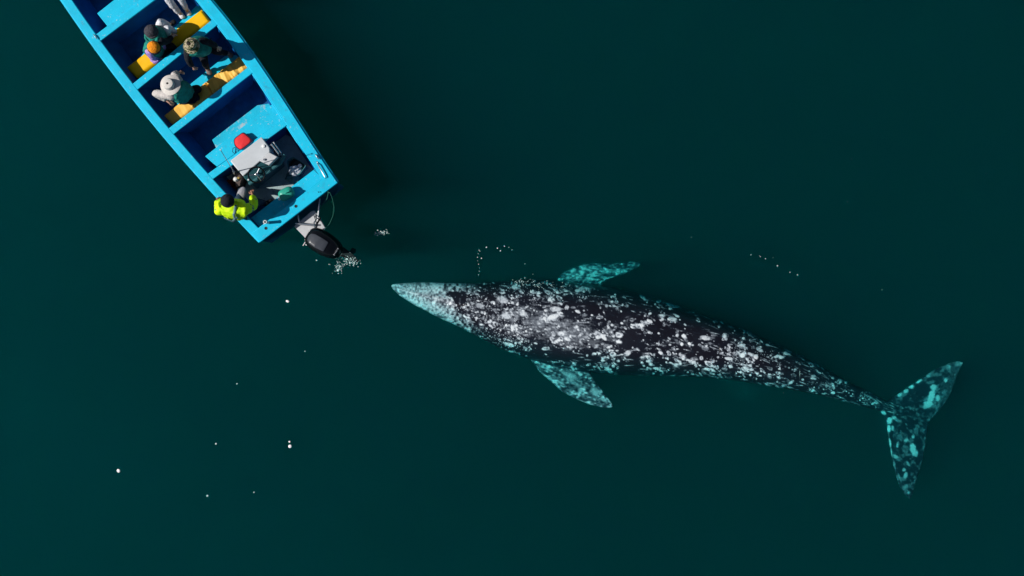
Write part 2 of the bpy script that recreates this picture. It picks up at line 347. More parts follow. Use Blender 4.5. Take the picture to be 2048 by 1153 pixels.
wm = bpy.data.materials.new('whale_skin'); wm.use_nodes = True; t = wm.node_tree; n = t.nodes; L = t.links; bs = n['Principled BSDF']
at = n.new('ShaderNodeAttribute'); at.attribute_name = 'scar'
tc = n.new('ShaderNodeTexCoord'); nz = n.new('ShaderNodeTexNoise'); nz.inputs['Scale'].default_value = 26; nz.inputs['Detail'].default_value = 8
L.new(tc.outputs['Object'], nz.inputs[0])
mp = n.new('ShaderNodeMath'); mp.operation = 'MULTIPLY_ADD'; mp.inputs[1].default_value = .35; L.new(nz.outputs[0], mp.inputs[0])
sub = n.new('ShaderNodeMath'); sub.operation = 'SUBTRACT'; sub.inputs[1].default_value = .175; L.new(at.outputs['Fac'], sub.inputs[0]); L.new(sub.outputs[0], mp.inputs[2])
cr = n.new('ShaderNodeValToRGB'); L.new(mp.outputs[0], cr.inputs[0]); e = cr.color_ramp.elements
e[0].position = 0; e[0].color = (.008, .008, .013, 1); e[1].position = 1; e[1].color = (.70, .75, .78, 1)
for p_, c_ in ((.20, (.010, .013, .021, 1)), (.45, (.14, .16, .19, 1)), (.70, (.46, .51, .56, 1))):
    q = cr.color_ramp.elements.new(p_); q.color = c_
L.new(cr.outputs[0], bs.inputs['Base Color'])
bs.inputs['Roughness'].default_value = .28; bs.inputs['Specular IOR Level'].default_value = .2
bu = n.new('ShaderNodeBump'); bu.inputs['Strength'].default_value = .55; bu.inputs['Distance'].default_value = .012; L.new(mp.outputs[0], bu.inputs['Height'])
L.new(bu.outputs[0], bs.inputs['Normal'])

def grid_faces(nr, nc, wrap, off=0):
    F = []
    for i in range(nr-1):
        a = off + i*nc
        for k in range(nc if wrap else nc-1):
            k2 = (k+1) % nc; F.append((a+k, a+k2, a+nc+k2, a+nc+k))
    return F
wv, wf = [], []
NS, NT, NB = 860, 180, 36
xs = 783 + (1840-783)*np.linspace(0, 1, NS)**1.0
for x in xs:
    a, b_ = float(interp(x, TOPL)), float(interp(x, LOWL)); zt, hh = float(interp(x, ZTOP)), float(interp(x, HGT))
    ex = 2.3; cy, hw = (a+b_)/2, (b_-a)/2
    lean = .0
    zw = zt - hh*.42                        # height of the widest line
    for k in range(NT):
        q = -1 + 2*k/(NT-1); ang = q*math.pi/2; yq = math.sin(ang); up = max(0, 1-abs(yq)**ex)**(1/ex)
        z = zw + (zt-zw)*up
        nz_ = .018*math.sin(x*.05+q*3) if 1000 < x < 1600 else 0
        ridge = .0
        if x < 960: ridge = .05*math.exp(-(yq/.22)**2)*min(1, (x-783)/50)*min(1, (960-x)/30)
        if 1440 < x < 1780:                 # knuckles along the tail stock
            ridge += .03*math.exp(-((yq)/.18)**2)*(.5+.5*math.sin((x-1440)/9.0))
        if 925 < x < 965: ridge += .035*(math.exp(-((yq-.12)/.09)**2)+math.exp(-((yq+.12)/.09)**2))*math.sin((x-925)/40*math.pi)
        z += ridge + nz_*(1-abs(q))
        p = P(x, cy + hw*yq, z); wv.append(p)
    for k in range(1, NB):
        ang = math.pi/2 + math.pi*k/NB; yq = math.sin(ang); dn_ = abs(math.cos(ang))
        wv.append(P(x, cy + hw*yq, zw - (hh*.58)*dn_))
nc = NT+NB-1
wf += grid_faces(NS, nc, True); wf.append(tuple(range(nc-1, -1, -1))); wf.append(tuple((NS-1)*nc+k for k in range(nc)))
def fin_loft(lead, trail, zf, thick, nr=90, ncx=40):
    """lead, trail: plan polylines root->tip; zf(s) height; lens-shaped section, both faces in one closed grid"""
    def res(pl, s):
        pl = [Vector((p[0], p[1])) for p in pl]; dl = [0]
        for i in range(1, len(pl)): dl.append(dl[-1] + (pl[i]-pl[i-1]).length)
        u = s*dl[-1]; return Vector((float(np.interp(u, dl, [p.x for p in pl])), float(np.interp(u, dl, [p.y for p in pl]))))
    off = len(wv); nn = 2*ncx-2
    for i in range(nr):
        s = i/(nr-1); A, B = res(lead, s), res(trail, s)
        ts = [k/(ncx-1) for k in range(ncx)]; loop = [(u, 1) for u in ts] + [(u, -1) for u in ts[-2:0:-1]]
        for u, sg in loop:
            q = A.lerp(B, u); th = thick*(1-s*.75)*math.sqrt(max(0, 1-(2*u-1)**2))*(1.25-u*.5)*(1-s**14)
            wv.append(P(q.x, q.y, zf(s, u) + sg*th/2))
    wf.extend(grid_faces(nr, nn, True, off)); wf.append(tuple(off+k for k in range(nn-1, -1, -1))); wf.append(tuple(off+(nr-1)*nn+k for k in range(nn)))
fin_loft([(1040,690),(1060,718),(1080,745),(1100,762),(1125,784),(1155,800),(1185,811),(1208,816),(1222,816),(1226,813)],
         [(1160,690),(1172,715),(1180,740),(1184,753),(1192,765),(1203,778),(1210,790),(1217,798),(1224,808),(1226,812)], lambda s, u: -.50 + .22*s, .17)
fin_loft([(1095,600),(1108,570),(1122,548),(1145,537),(1165,530),(1185,527),(1225,528),(1245,525),(1262,524),(1277,525),(1281,529)],
         [(1200,600),(1205,580),(1203,566),(1212,561),(1225,556),(1240,551),(1250,548),(1260,542),(1268,538),(1277,534),(1281,530)], lambda s, u: -.62 - .05*s, .17)
fin_loft([(1762,812),(1780,798),(1800,785),(1815,775),(1830,766),(1845,755),(1860,745),(1878,735),(1895,728),(1908,724),(1918,723),(1925,726)],
         [(1806,845),(1835,850),(1852,850),(1858,845),(1867,835),(1878,822),(1887,812),(1895,800),(1903,785),(1908,770),(1915,748),(1925,728)], lambda s, u: -.58 + .10*s, .12)
fin_loft([(1745,812),(1757,821),(1768,832),(1773,850),(1774,865),(1777,882),(1780,900),(1786,930),(1792,952),(1798,970),(1806,985),(1819,998)],
         [(1815,815),(1845,838),(1856,850),(1856,862),(1854,875),(1852,888),(1846,920),(1840,940),(1835,955),(1830,970),(1827,984),(1821,998)], lambda s, u: -.58 + .12*s, .12)
wa = np.array([tuple(v) for v in wv])
base_w = Vector((2.0, -1.0, -.8))
me = bpy.data.meshes.new('grey_whale'); me.from_pydata([tuple(v) for v in (wa - np.array(base_w))], [], wf)
kk = (H - wa[:, 2])/H/100; PX = wa[:, 0]/kk + 1024 - X0; PY = 576.5 - wa[:, 1]/kk - Y0
PX = np.clip(PX, 0, NX-2); PY = np.clip(PY, 0, NY-2); ix, iy = PX.astype(int), PY.astype(int); tx, ty = PX-ix, PY-iy
val = pat[iy, ix]*(1-tx)*(1-ty) + pat[iy, ix+1]*tx*(1-ty) + pat[iy+1, ix]*(1-tx)*ty + pat[iy+1, ix+1]*tx*ty
attr = me.attributes.new('scar', 'FLOAT', 'POINT'); attr.data.foreach_set('value', val.astype(np.float32))
me.materials.append(wm)
me.polygons.foreach_set('use_smooth', [True]*len(me.polygons)); me.update()
wo = bpy.data.objects.new('grey_whale', me); C.objects.link(wo); wo.location = base_w
tagit(wo, 'long grey whale mottled with white scars swimming just under the surface', 'whale')

# ------------------------------------------------------------------ boat
RZ = .74                                    # height of the gunwale above the sea
boat = thing('motor_boat', 'open cyan blue wooden skiff with five passengers benches and outboard bracket', 'boat', P(480, 300, 0))
boat['label'] = 'long open cyan blue boat with cross benches carrying six people'
st = P(596.5, 424, RZ); ax = (P(272, 0, RZ) - st); ax.z = 0; ax.normalize(); sd = Vector((-ax.y, ax.x, 0)) * -1   # sd points to the starboard (upper right) side
if (P(673, 363, RZ) - st).dot(sd) < 0: sd = -sd
def uv(px, py, z=RZ): q = P(px, py, z) - st; return q.dot(ax), q.dot(sd)
def B(u, v, z): q = st + ax*u + sd*v; return Vector((q.x, q.y, z))
LO = [uv(*p) for p in ((520,485),(411,369),(340,287),(301,242),(265,192),(244,170),(192,97),(175,80),(123,0))]
RO = [uv(*p) for p in ((673,363),(629,291),(586,245),(573.5,204),(540,156),(519,125),(489,84),(474,73),(423,0))]
BOW = 8.3
def side(tbl, u):
    us = [p[0] for p in tbl]; vs = [p[1] for p in tbl]; cf = CF[id(tbl)]
    if u <= us[-1]: return float(np.polyval(cf, u))
    v0 = float(np.polyval(cf, us[-1])); k = (u-us[-1])/(BOW-us[-1]); return v0*math.cos(k*math.pi/2)**.75 if k < 1 else 0
CF = {id(LO): np.polyfit([p[0] for p in LO], [p[1] for p in LO], 3), id(RO): np.polyfit([p[0] for p in RO], [p[1] for p in RO], 3)}
vl = lambda u: side(LO, u); vr = lambda u: side(RO, u)
us = [LO[0][0]*0 + u for u in np.linspace(0, BOW-.02, 60)]
LIPL, LIPR = .17, .21
def sheer(u): return 0.0
# outer hull: section from the gunwale down to the chine and keel, closed with the deck liner
def sec_out(u):
    k = max(0, (u-5.5)/(BOW-5.5)); w = 1-.5*k**1.5
    l, r = vl(u), vr(u); c = (l+r)/2; hl, hr = l-c, r-c
    return [(l, RZ-.03), (c+hl*.93*w, .32), (c+hl*.78*w, -.02), (c+hl*.35*w, -.20), (c, -.26), (c+hr*.35*w, -.20), (c+hr*.78*w, -.02), (c+hr*.93*w, .32), (r, RZ-.03)]
V = []; F = []
for u in us: V += [B(u, v, z) for v, z in sec_out(u)]
ns = 9
F += [[i*ns+k, i*ns+k+1, (i+1)*ns+k+1, (i+1)*ns+k] for i in range(len(us)-1) for k in range(ns-1)]
F.append(list(range(ns)))
link_mesh('hull', V, F, M['hull'], boat)
# inner liner
def sec_in(u):
    l, r = vl(u)+LIPL-.035, vr(u)-LIPR+.035
    if l > r-.05: l = r = (l+r)/2; l -= .02; r += .02
    w = (r-l); s_ = min(.17, w*.2)
    return [(l, RZ-.05), (l+s_*.45, .40), (l+s_, .075), (r-s_, .075), (r-s_*.45, .40), (r, RZ-.05)]
V = []; u2 = [u for u in us if u < 7.7]
for u in u2: V += [B(max(u, .03), v, z) for v, z in sec_in(u)]
ns = 6
F = [[i*ns+k, i*ns+k+1, (i+1)*ns+k+1, (i+1)*ns+k] for i in range(len(u2)-1) for k in (0, 1, 3, 4)]
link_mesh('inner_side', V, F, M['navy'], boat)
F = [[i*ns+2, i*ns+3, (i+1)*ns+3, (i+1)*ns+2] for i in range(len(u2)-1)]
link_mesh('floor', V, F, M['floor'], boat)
# gunwales: capped rails with an outer rubbing strake
for nm, fo, lip, sg in (('gunwale', vl, LIPL, 1), ('gunwale', vr, LIPR, -1)):
    V = []; 
    for u in us:
        a = fo(u); b_ = a + sg*min(lip, abs(a)*.9+.01)
        V += [B(u, a, RZ-.05), B(u, a, RZ), B(u, b_, RZ), B(u, b_, RZ-.05)]
    F = [[i*4+k, i*4+(k+1) % 4, (i+1)*4+(k+1) % 4, (i+1)*4+k] for i in range(len(us)-1) for k in range(4)] + [[0, 1, 2, 3], [len(us)*4-1-k for k in range(4)]]
    g = link_mesh(nm, V, F, M['cyan'], boat, bevel=.012)
    mb = MB(); mb.tube([B(u, fo(u)-sg*.012, RZ-.045) for u in us], .02, 8); mb.build('rubbing_strake', M['cyan'], g)
mb = MB(); mb.tube([B(u, vr(u)-LIPR-.012, RZ-.035) for u in us if .75 < u < 4.8], .016, 8); mb.build('inner_rail', M['cyan'], boat)
# transom cap, rear deck
q = [B(-.02, vl(0), 0), B(-.02, vr(0), 0), B(.22, vr(.22), 0), B(.22, vl(.22), 0)]
MB().slab(q, RZ-.06, RZ+.006).build('transom_cap', M['cyan'], boat, bevel=.012)
MB().slab([B(.0, vl(0)+.03, 0), B(.0, vr(0)-.03, 0), B(.07, vr(0)-.03, 0), B(.07, vl(0)+.03, 0)], -.1, RZ-.06).build('transom', M['hull'], boat)
zr = .58
def ins(u, z): s_ = .17*(RZ-z)/RZ; return vl(u)+LIPL-.02+s_*.6, vr(u)-LIPR+.02-s_*.6
ue = .50
dk = [B(.1, ins(.1, zr)[0], 0), B(.1, ins(.1, zr)[1], 0), B(ue, ins(ue, zr)[1], 0), B(ue, ins(ue, zr)[0], 0)]
dk = MB().slab(dk, zr-.04, zr).build('rear_deck', M['cyan'], boat, bevel=.01)
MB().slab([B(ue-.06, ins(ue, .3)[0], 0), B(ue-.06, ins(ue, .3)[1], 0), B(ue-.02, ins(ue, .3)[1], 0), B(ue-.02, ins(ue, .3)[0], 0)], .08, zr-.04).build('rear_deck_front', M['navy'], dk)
# bulkheads: (left px, right px, width)
def bulk(pl, pr, wd):
    (ul, _), (ur, _) = uv(*pl), uv(*pr); L_ = B(ul, vl(ul)+LIPL-.02, 0); R_ = B(ur, vr(ur)-LIPR+.02, 0)
    dr = (R_-L_).normalized(); nn = Vector((-dr.y, dr.x, 0))
    cap = MB().slab([L_-nn*wd/2, R_-nn*wd/2, R_+nn*wd/2, L_+nn*wd/2], RZ-.04, RZ-.004).build('bulkhead_cap', M['cyan'], boat, bevel=.01)
    pn = MB().prism([L_-nn*.02+Vector((0, 0, RZ-.04)), R_-nn*.02+Vector((0, 0, RZ-.04)), R_+nn*.02+Vector((0, 0, RZ-.04)), L_+nn*.02+Vector((0, 0, RZ-.04))],
                    [L_-nn*.02+dr*.2+Vector((0, 0, .07)), R_-nn*.02-dr*.2+Vector((0, 0, .07)), R_+nn*.02-dr*.2+Vector((0, 0, .07)), L_+nn*.02+dr*.2+Vector((0, 0, .07))])
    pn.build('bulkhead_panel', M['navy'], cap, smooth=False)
    return L_, R_, dr, nn
b1 = bulk((194, 77), (299, -1), .15)
b2 = bulk((272, 172), (430, 44), .145)
b3 = bulk((339, 265), (506, 136), .145)
b4 = bulk((418, 355), (575, 241), .14)
bulk((100, -75), (205, -150), .15); bulk((30, -170), (140, -250), .15)
def pxpoly(pts, z): return [P(x, y, z) for x, y in pts]
def box(name, pts, z0, z1, m, parent=boat, bevel=.01):
    return MB().slab(pxpoly(pts, z1), z0, z1).build(name, m, parent, bevel=bevel)
f1 = box('bench', [(194,27),(226,1.5),(262,-26),(293,1),(243,39),(218,57)], .08, RZ-.03, M['cyan'])
box('bench', [(424,280),(514,211),(538,207),(546,219),(500,262),(434,300)], .08, .40, M['worn'])
box('bench', [(410,313),(434,294),(470,266),(533,216),(549,206),(573,236),(434,334)], .08, .66, M['cyan'])
box('bench', [(262,140),(287,106),(300,94),(340,64),(392,12),(410,13),(432,45),(280,156)], .08, .33, M['cyan'])
box('bench', [(333,238),(381,168),(449,113),(472,110),(506,136),(352,252)], .08, .33, M['cyan'])
box('cockpit_floor', [(440,352),(560,262),(600,285),(640,345),(560,398),(500,418)], .078, .10, M['mat'], bevel=0)

def cushion(pts, z0, z1, m, label, wr=0.):
    pts = pxpoly(pts, z1); A, Bq, Cq, D = pts          # left-front, right-front, right-back, left-back
    nu, nv = 60, 14; V = []; 
    th = z1-z0
    def pt(s, t_):
        q = (A.lerp(Bq, s)).lerp(D.lerp(Cq, s), t_); ed = min(s*(Bq-A).length, (1-s)*(Bq-A).length, t_*(D-A).length, (1-t_)*(D-A).length)
        z = z1 - .035*max(0, 1-ed/.05)**2
        z += wr*(.012*math.sin(s*31+t_*2)**3 + .016*math.exp(-((s-.62-.03*t_)/.02)**2)+.012*math.exp(-((s-.5-.05*t_)/.015)**2)) + .006*mnoise.noise(Vector((s*9, t_*3, wr)))
        return Vector((q.x, q.y, z))
    for i in range(nu+1):
        for j in range(nv+1): V.append(pt(i/nu, j/nv))
    F = [[i*(nv+1)+j, (i+1)*(nv+1)+j, (i+1)*(nv+1)+j+1, i*(nv+1)+j+1] for i in range(nu) for j in range(nv)]
    per = [i*(nv+1) for i in range(nu+1)] + [nu*(nv+1)+j for j in range(1, nv+1)] + [i*(nv+1)+nv for i in range(nu-1, -1, -1)] + [j for j in range(nv-1, 0, -1)]
    n0 = len(V); V += [Vector((V[i].x, V[i].y, z0)) for i in per]; k = len(per)
    F += [[per[i], per[(i+1) % k], n0+(i+1) % k, n0+i] for i in range(k)] + [[n0+i for i in range(k)]]
    c = sum(pts, Vector())/4
    o = link_mesh('seat_cushion', V, F, m, None, smooth=True, loc=Vector((c.x, c.y, z0)))
    return tagit(o, label, 'cushion', 'yellow cushions on the boat benches')
cushion([(252,135),(402,19),(420,43),(274,157)], .335, .44, M['yellow'], 'bright deep yellow bench cushion under the people in the charcoal hat and orange beanie', 0)
cushion([(325,233),(410,164),(424,188),(347,252)], .335, .44, M['yellow2'], 'smooth faded yellow cushion beside the person in the cream sun hat', 0.3)
cushion([(411,163.5),(484,108),(504,131),(425,188)], .335, .44, M['yellow2'], 'wrinkled pale yellow cushion at the feet of the person in the camouflage hat', 1)
# deck fittings: cleats, holes, rod holder
def cleat(px, py, ang=0):
    c = P(px, py, RZ+.02); mb = MB(); dv = ax*math.cos(ang)+sd*math.sin(ang)
    mb.tube([c-dv*.06, c-dv*.03+Vector((0, 0, .012)), c+dv*.03+Vector((0, 0, .012)), c+dv*.06], [.008, .012, .012, .008], 8)
    mb.tube([c-Vector((0, 0, .02)), c+Vector((0, 0, .01))], .014, 8); return mb.build('cleat', M['steel'], boat)
cleat(634, 314); cleat(191, 74)
for px, py in ((532, 457), (592, 413)):
    MB().lathe([(0, RZ+.007), (.022, RZ+.0085), (.028, RZ+.012), (.03, RZ+.007)], Matrix.Translation((*P(px, py, RZ)[:2], 0)), 16).build('drain_hole', M['blackr'], boat)
mb = MB(); c = P(536, 446, RZ); mb.lathe([(.028, 0), (.03, .20), (.034, .22), (.024, .22), (.02, .05)], Matrix.Translation(c), 18); mb.build('rod_holder', M['white'], boat)
# grab handle at the starboard quarter
mb = MB(); mb.tube([P(633, 322, RZ-.02), P(636, 330, RZ+.05), P(650, 355, RZ+.05), P(651, 358, RZ-.02)], .011, 8); mb.build('grab_handle', M['steel'], boat)
mb = MB(); mb.tube([P(x, y, z) for x, y, z in ((611,330,.5),(620,333,.62),(632,344,.60),(645,356,.60),(650,359,.72))], .005, 6); mb.build('cable', M['blackr'], boat)
for px, py in ((591, 279), (596, 283)):
    pass
mb = MB(); mb.prism([P(588, 281, .5), P(597, 281, .5), P(593, 274, .52)], [P(588, 281, .48), P(597, 281, .48), P(593, 274, .5)]); mb.build('corner_bracket', M['steel'], boat)
# outboard bracket plate and steering rod
bp = MB().slab(pxpoly([(588,453),(622,423),(629,421),(636,431),(651,457),(640,470),(612,478)], .46), .40, .46).build('motor_bracket', M['grey'], boat, bevel=.01)
mb = MB()
for a_, b_ in (((592, 412), (600, 450)), ((640, 385), (636, 440))):
    mb = MB(); mb.tube([P(*a_, .5), P(*b_, .44)], .022, 10); mb.build('bracket_strut', M['steel'], bp)
mb = MB(); mb.tube([P(592, 447, .52), P(630, 451, .54)], .016, 8); mb.ball(P(592, 447, .52), .02); mb.build('steering_rod', M['steel'], bp)

# centre console
cons = thing('steering_console', 'grey steering console with wheel and long aerial behind the red bag', 'console', P(520, 345, .1))
cz = .92
topP = [P(460,322,cz), P(523,274,cz), P(539,296,cz), P(540,305,cz), P(486,353,cz)]
mb = MB(); mb.prism(topP, [P(474,336,.10), P(535,288,.10), P(552,310,.10), P(553,318,.10), P(500,364,.10)]); mb.build('cabinet', M['silver'], cons, bevel=.018, bseg=3)
A_, B_ = P(486,354,cz-.03), P(541,306,cz-.03); A2, B2 = P(500,368,.76), P(566,318,.76)
mb = MB(); mb.prism([A_, B_, B2, A2], [P(503,367,.10), P(556,325,.10), P(570,333,.10), P(514,379,.10)]); dash = mb.build('dashboard', M['teal_dark'], cons, bevel=.02, bseg=3)
mb = MB(); mb.tube([P(498,369,.78), P(530,349,.78), P(560,327,.78), P(570,310,.78)], .035, 10); mb.build('dashboard_edge', M['teal_dark'], dash)
hb = MB().prism([P(519,322,.97), P(538,305,.97), P(555,314,.97), P(538,331,.97)], [P(521,324,.78), P(540,307,.78), P(558,316,.78), P(541,333,.78)]).build('instrument_box', M['grey'], cons, bevel=.012)
MB().lathe([(0, .03), (.02, .03), (.024, 0)], Matrix.Translation(P(529, 320, .97)), 12).build('knob', M['steel'], hb)
MB().lathe([(0, .03), (.03, .025), (.035, 0)], Matrix.Translation(P(527, 293, cz)), 14).build('painted_glint_cap', M['white'], cons)  # white dome painting in the glint on the fish finder's top
# steering wheel
wc = P(513, 350, .93); n_ = Vector((.25, -.35, .9)).normalized(); rot = n_.to_track_quat('Z', 'Y').to_matrix().to_4x4(); mt = Matrix.Translation(wc) @ rot
mb = MB(); pth = [mt @ Vector((.15*math.cos(a), .15*math.sin(a), 0)) for a in np.linspace(0, 2*math.pi, 33)]; mb.tube(pth, .016, 10, cap=False)
whl = mb.build('steering_wheel', M['black'], cons)
mb = MB()
for k in range(3): a = k*2.094+.5; mb.tube([mt @ Vector((0, 0, -.02)), mt @ Vector((.15*math.cos(a), .15*math.sin(a), 0))], .011, 8)
mb.ball(mt @ Vector((0, 0, -.01)), (.035, .035, .02), rot.to_3x3()); mb.tube([mt @ Vector((0, 0, -.02)), mt @ Vector((0, 0, -.14))], .02, 8); mb.build('spokes', M['steel'], whl)
mb = MB(); mb.tube([P(541, 291, .9), P(543, 289, 1.1), P(557, 308, 1.1), P(558, 312, .9)], .012, 8); mb.tube([P(545, 286, .9), P(547, 285, 1.05), P(562, 306, 1.05), P(563, 310, .86)], .01, 8); mb.build('grab_rail', M['steel'], cons)
mb = MB(); mb.tube([P(546, 285, .8), P(552, 295, .78), P(549, 305, .8), P(556, 312, .7), P(566, 315, .6)], .014, 8); mb.build('hose', M['blackr'], cons)
mb = MB(); mb.tube([P(467, 344, .95), P(462, 335, 1.2), P(441, 300, 2.0)], [.012, .008, .006], 8); aer = mb.build('aerial', M['steel'], cons)
MB().ball(P(441, 300, 2.0), .014).build('aerial_tip', M['white'], aer)
MB().tube([P(468, 347, .80), P(467, 343, 1.0)], .022, 10).build('aerial_mount', M['steel'], aer)
mb = MB(); mb.tube([P(499, 361, .95), P(497, 360, 1.02)], .01, 8); mb.ball(P(497, 360, 1.03), .018); mb.build('throttle_lever', M['white'], dash)

# red bag
bagz = .67
bag = thing('red_bag', 'small red bag with navy piping and strap beside the console', 'bag', P(484, 284, .66))
bp_ = rc(pxpoly([(468,279),(487,265),(503,279),(501,286),(481,301),(470,292)], bagz+.10), .05)
V = []; F = []; nb = len(bp_); cc = sum((Vector((p[0], p[1])) for p in bp_), Vector((0, 0)))/nb
rings = [(1.0, 0.0), (1.04, .05), (1.0, .10), (.9, .125), (.6, .14), (.25, .145)]
for s_, z_ in rings:
    for i, p in enumerate(bp_):
        q = cc + (Vector((p[0], p[1]))-cc)*s_; V.append((q.x, q.y, bagz-.005+z_+.012*mnoise.noise(Vector((q.x*9, q.y*9, z_*5)))))
for r_ in range(len(rings)-1): F += [[r_*nb+i, r_*nb+(i+1) % nb, (r_+1)*nb+(i+1) % nb, (r_+1)*nb+i] for i in range(nb)]
F += [list(range(nb)), [(len(rings)-1)*nb+i for i in range(nb)]]
link_mesh('bag_body', V, F, M['red'], bag)
mb = MB(); mb.tube([Vector((*(cc + (Vector((p[0], p[1]))-cc)*1.03), bagz+.10)) for p in bp_+[bp_[0]]], .008, 6); mb.build('piping', M['navystrap'], bag)
mb = MB(); mb.tube([P(*p, .70) for p in ((473,294),(466,297),(465,304),(469,308),(474,302),(481,303))], .007, 6); mb.tube([P(*p, .70) for p in ((470,307),(472,300),(478,298))], .006, 6); mb.build('strap', M['navystrap'], bag)
# plastic tub with odds and ends
tub = thing('plastic_tub', 'clear plastic tub holding a white cloth beside the starboard side', 'tub', P(592, 333, .1))
tp = [(573,322),(586,314),(612,331),(597,351),(578,342)]
o_ = rc(pxpoly(tp, .45), .05); cc = sum((Vector((p[0], p[1])) for p in o_), Vector((0, 0)))/len(o_); nb = len(o_)
V = []; F = []
for s_, z_ in ((.72, .11), (.86, .12), (1, .45), (1.05, .455), (1.05, .44), (.95, .44), (.82, .15), (.5, .14)):
    V += [(*(cc+(Vector((p[0], p[1]))-cc)*s_), z_) for p in o_]
for r_ in range(7): F += [[r_*nb+i, r_*nb+(i+1) % nb, (r_+1)*nb+(i+1) % nb, (r_+1)*nb+i] for i in range(nb)]
F += [list(range(nb)), [7*nb+i for i in range(nb)]]
link_mesh('tub_shell', V, F, M['tub'], tub)
def crumple(name, c, r, m, parent=None, seed=0, **k):
    def fn(q): return q*(1 + .35*mnoise.noise(q*2.3+Vector((seed, 0, 0))) + .15*mnoise.noise(q*6+Vector((0, seed, 0))))
    return MB().ball(c, r, None, 26, 16, fn).build(name, m, parent, **k)
crumple('white_cloth', P(590, 342, .40), (.12, .10, .08), M['whitecl'], None, 3, loc=P(590, 342, .3)); o = bpy.data.objects['white_cloth']; tagit(o, 'crumpled white cloth lying inside the clear plastic tub', 'cloth')
mb = MB(); mb.lathe([(.0, .10), (.035, .10), (.045, .06), (.045, 0)], Matrix.Translation(P(602, 333, .38)), 14); o = mb.build('metal_cup', M['steel'], None, loc=P(602, 333, .38)); tagit(o, 'shiny metal cup lying in the clear plastic tub', 'cup')
o = crumple('plastic_bag', P(587, 356, .18), (.15, .11, .06), M['tub'], None, 5, loc=P(587, 356, .1)); tagit(o, 'crumpled see-through plastic bag on the floor by the tub', 'plastic bag')
# green jug
jz = .60
jug = thing('water_jug', 'translucent green plastic jug with white cap lying on the rear deck', 'jug', P(571, 388, .58))
mb = MB(); c = P(573, 388, jz+.09); rt = Matrix.Rotation(R(28), 3, 'Z')
def jf(q): return Vector((abs(q.x)**.65*math.copysign(1, q.x), abs(q.y)**.6*math.copysign(1, q.y), q.z))
mb.ball(c, (.155, .115, .10), rt, 28, 18, jf); mb.build('jug_body', M['jug'], jug)
mb = MB(); mb.tube([c+rt @ Vector((-.02, .0, .07)), c+rt @ Vector((.02, .0, .125)), c+rt @ Vector((.09, .0, .125)), c+rt @ Vector((.125, .0, .07))], .014, 8); mb.build('handle', M['jug'], jug)
mb = MB(); cp = c+rt @ Vector((-.13, -.02, .02)); mb.tube([cp, cp+rt @ Vector((-.05, -.01, .02))], .03, 14); mb.build('cap', M['white'], jug)
# brass lamp-like gear and dark red cushion on the floor
gear = thing('lamp_case', 'brown case with brass and white fittings beside the console foot', 'case', P(474, 358, .1))
mb = MB(); mb.slab(rc(pxpoly([(466,352),(477,345),(484,356),(480,373),(472,376)], .45), .02), .10, .45); mb.build('case_body', M['brown'], gear, bevel=.02)
mb = MB(); mb.lathe([(.0, .07), (.03, .06), (.05, .02), (.05, 0)], Matrix.Translation(P(472, 359, .45)), 14); mb.build('lamp', M['white'], gear)
mb = MB(); mb.lathe([(.0, .05), (.02, .05), (.03, 0)], Matrix.Translation(P(478, 357, .45)), 14); mb.build('brass_fitting', M['brass'], gear)
o = crumple('life_jacket', P(459, 372, .16), (.17, .12, .07), M['darkred'], None, 9, loc=P(459, 372, .1)); tagit(o, 'dark red life jacket on the shaded cockpit floor by the port side', 'life jacket')
o = crumple('lilac_shirt', P(311, 118, .47), (.11, .09, .05), M['lilac'], None, 2, loc=P(311, 118, .44)); tagit(o, 'crumpled lilac shirt on the forward yellow cushion', 'shirt')

# outboard motor
a0, a1 = P(610, 466, .9), P(684, 512, .9); fa = (a1-a0); ln = fa.length; fa.normalize(); fb = Vector((-fa.y, fa.x, 0))
mot = thing('outboard_motor', 'black outboard motor on the grey bracket behind the boat', 'outboard motor', P(650, 490, 0))
def O(a, b_, z): return a0 + fa*a + fb*b_ + Vector((0, 0, z-.9))
V = []; F = []; prof = [(0, .06, .60, .68), (.02, .13, .52, .80), (.07, .185, .46, .89), (.16, .222, .42, .93), (.30, .235, .40, .95), (.45, .225, .40, .935), (.56, .20, .42, .90), (.64, .165, .44, .84), (.70, .12, .48, .76), (.73, .07, .55, .68)]
nn = 28
for a, w, zb, zt in prof:
    a = a*ln/.80
    for k in range(nn):
        th = 2*math.pi*k/nn; cx, sx = math.cos(th), math.sin(th)
        bx = math.copysign(abs(cx)**.75, cx)*w; zz = (zt+zb)/2 + math.copysign(abs(sx)**.75, sx)*(zt-zb)/2
        V.append(O(a, bx, zz))
for i in range(len(prof)-1): F += [[i*nn+k, i*nn+(k+1) % nn, (i+1)*nn+(k+1) % nn, (i+1)*nn+k] for k in range(nn)]
F += [list(range(nn)), [(len(prof)-1)*nn+k for k in range(nn)]]
cowl = link_mesh('cowling', V, F, M['black'], mot, sub=1)
tpo = []
for a, b_ in ((.10, -.09), (.08, -.02), (.10, .05), (.18, .085), (.34, .095), (.47, .085), (.48, -.12), (.30, -.14), (.16, -.13)): tpo.append(O(a*ln/.8, b_, 0))
tpo = rc(tpo, .02, 3)
def capz(p): a = (Vector((p[0], p[1], .9))-a0).dot(fa)*.8/ln; b_ = abs((Vector((p[0], p[1], .9))-a0).dot(fb)); return float(np.interp(a, [x_[0] for x_ in prof], [x_[3] for x_ in prof])) - .5*b_*b_ - .002
c2 = sum((Vector((p[0], p[1])) for p in tpo), Vector((0, 0)))/len(tpo); V = []; F = []; nb = len(tpo)
for s_, dz in ((1.0, -.02), (.97, .012), (.9, .018), (.6, .018), (.3, .018), (.05, .018)):
    for p in tpo:
        q = c2+(Vector((p[0], p[1]))-c2)*s_; V.append((q.x, q.y, capz(q)+dz))
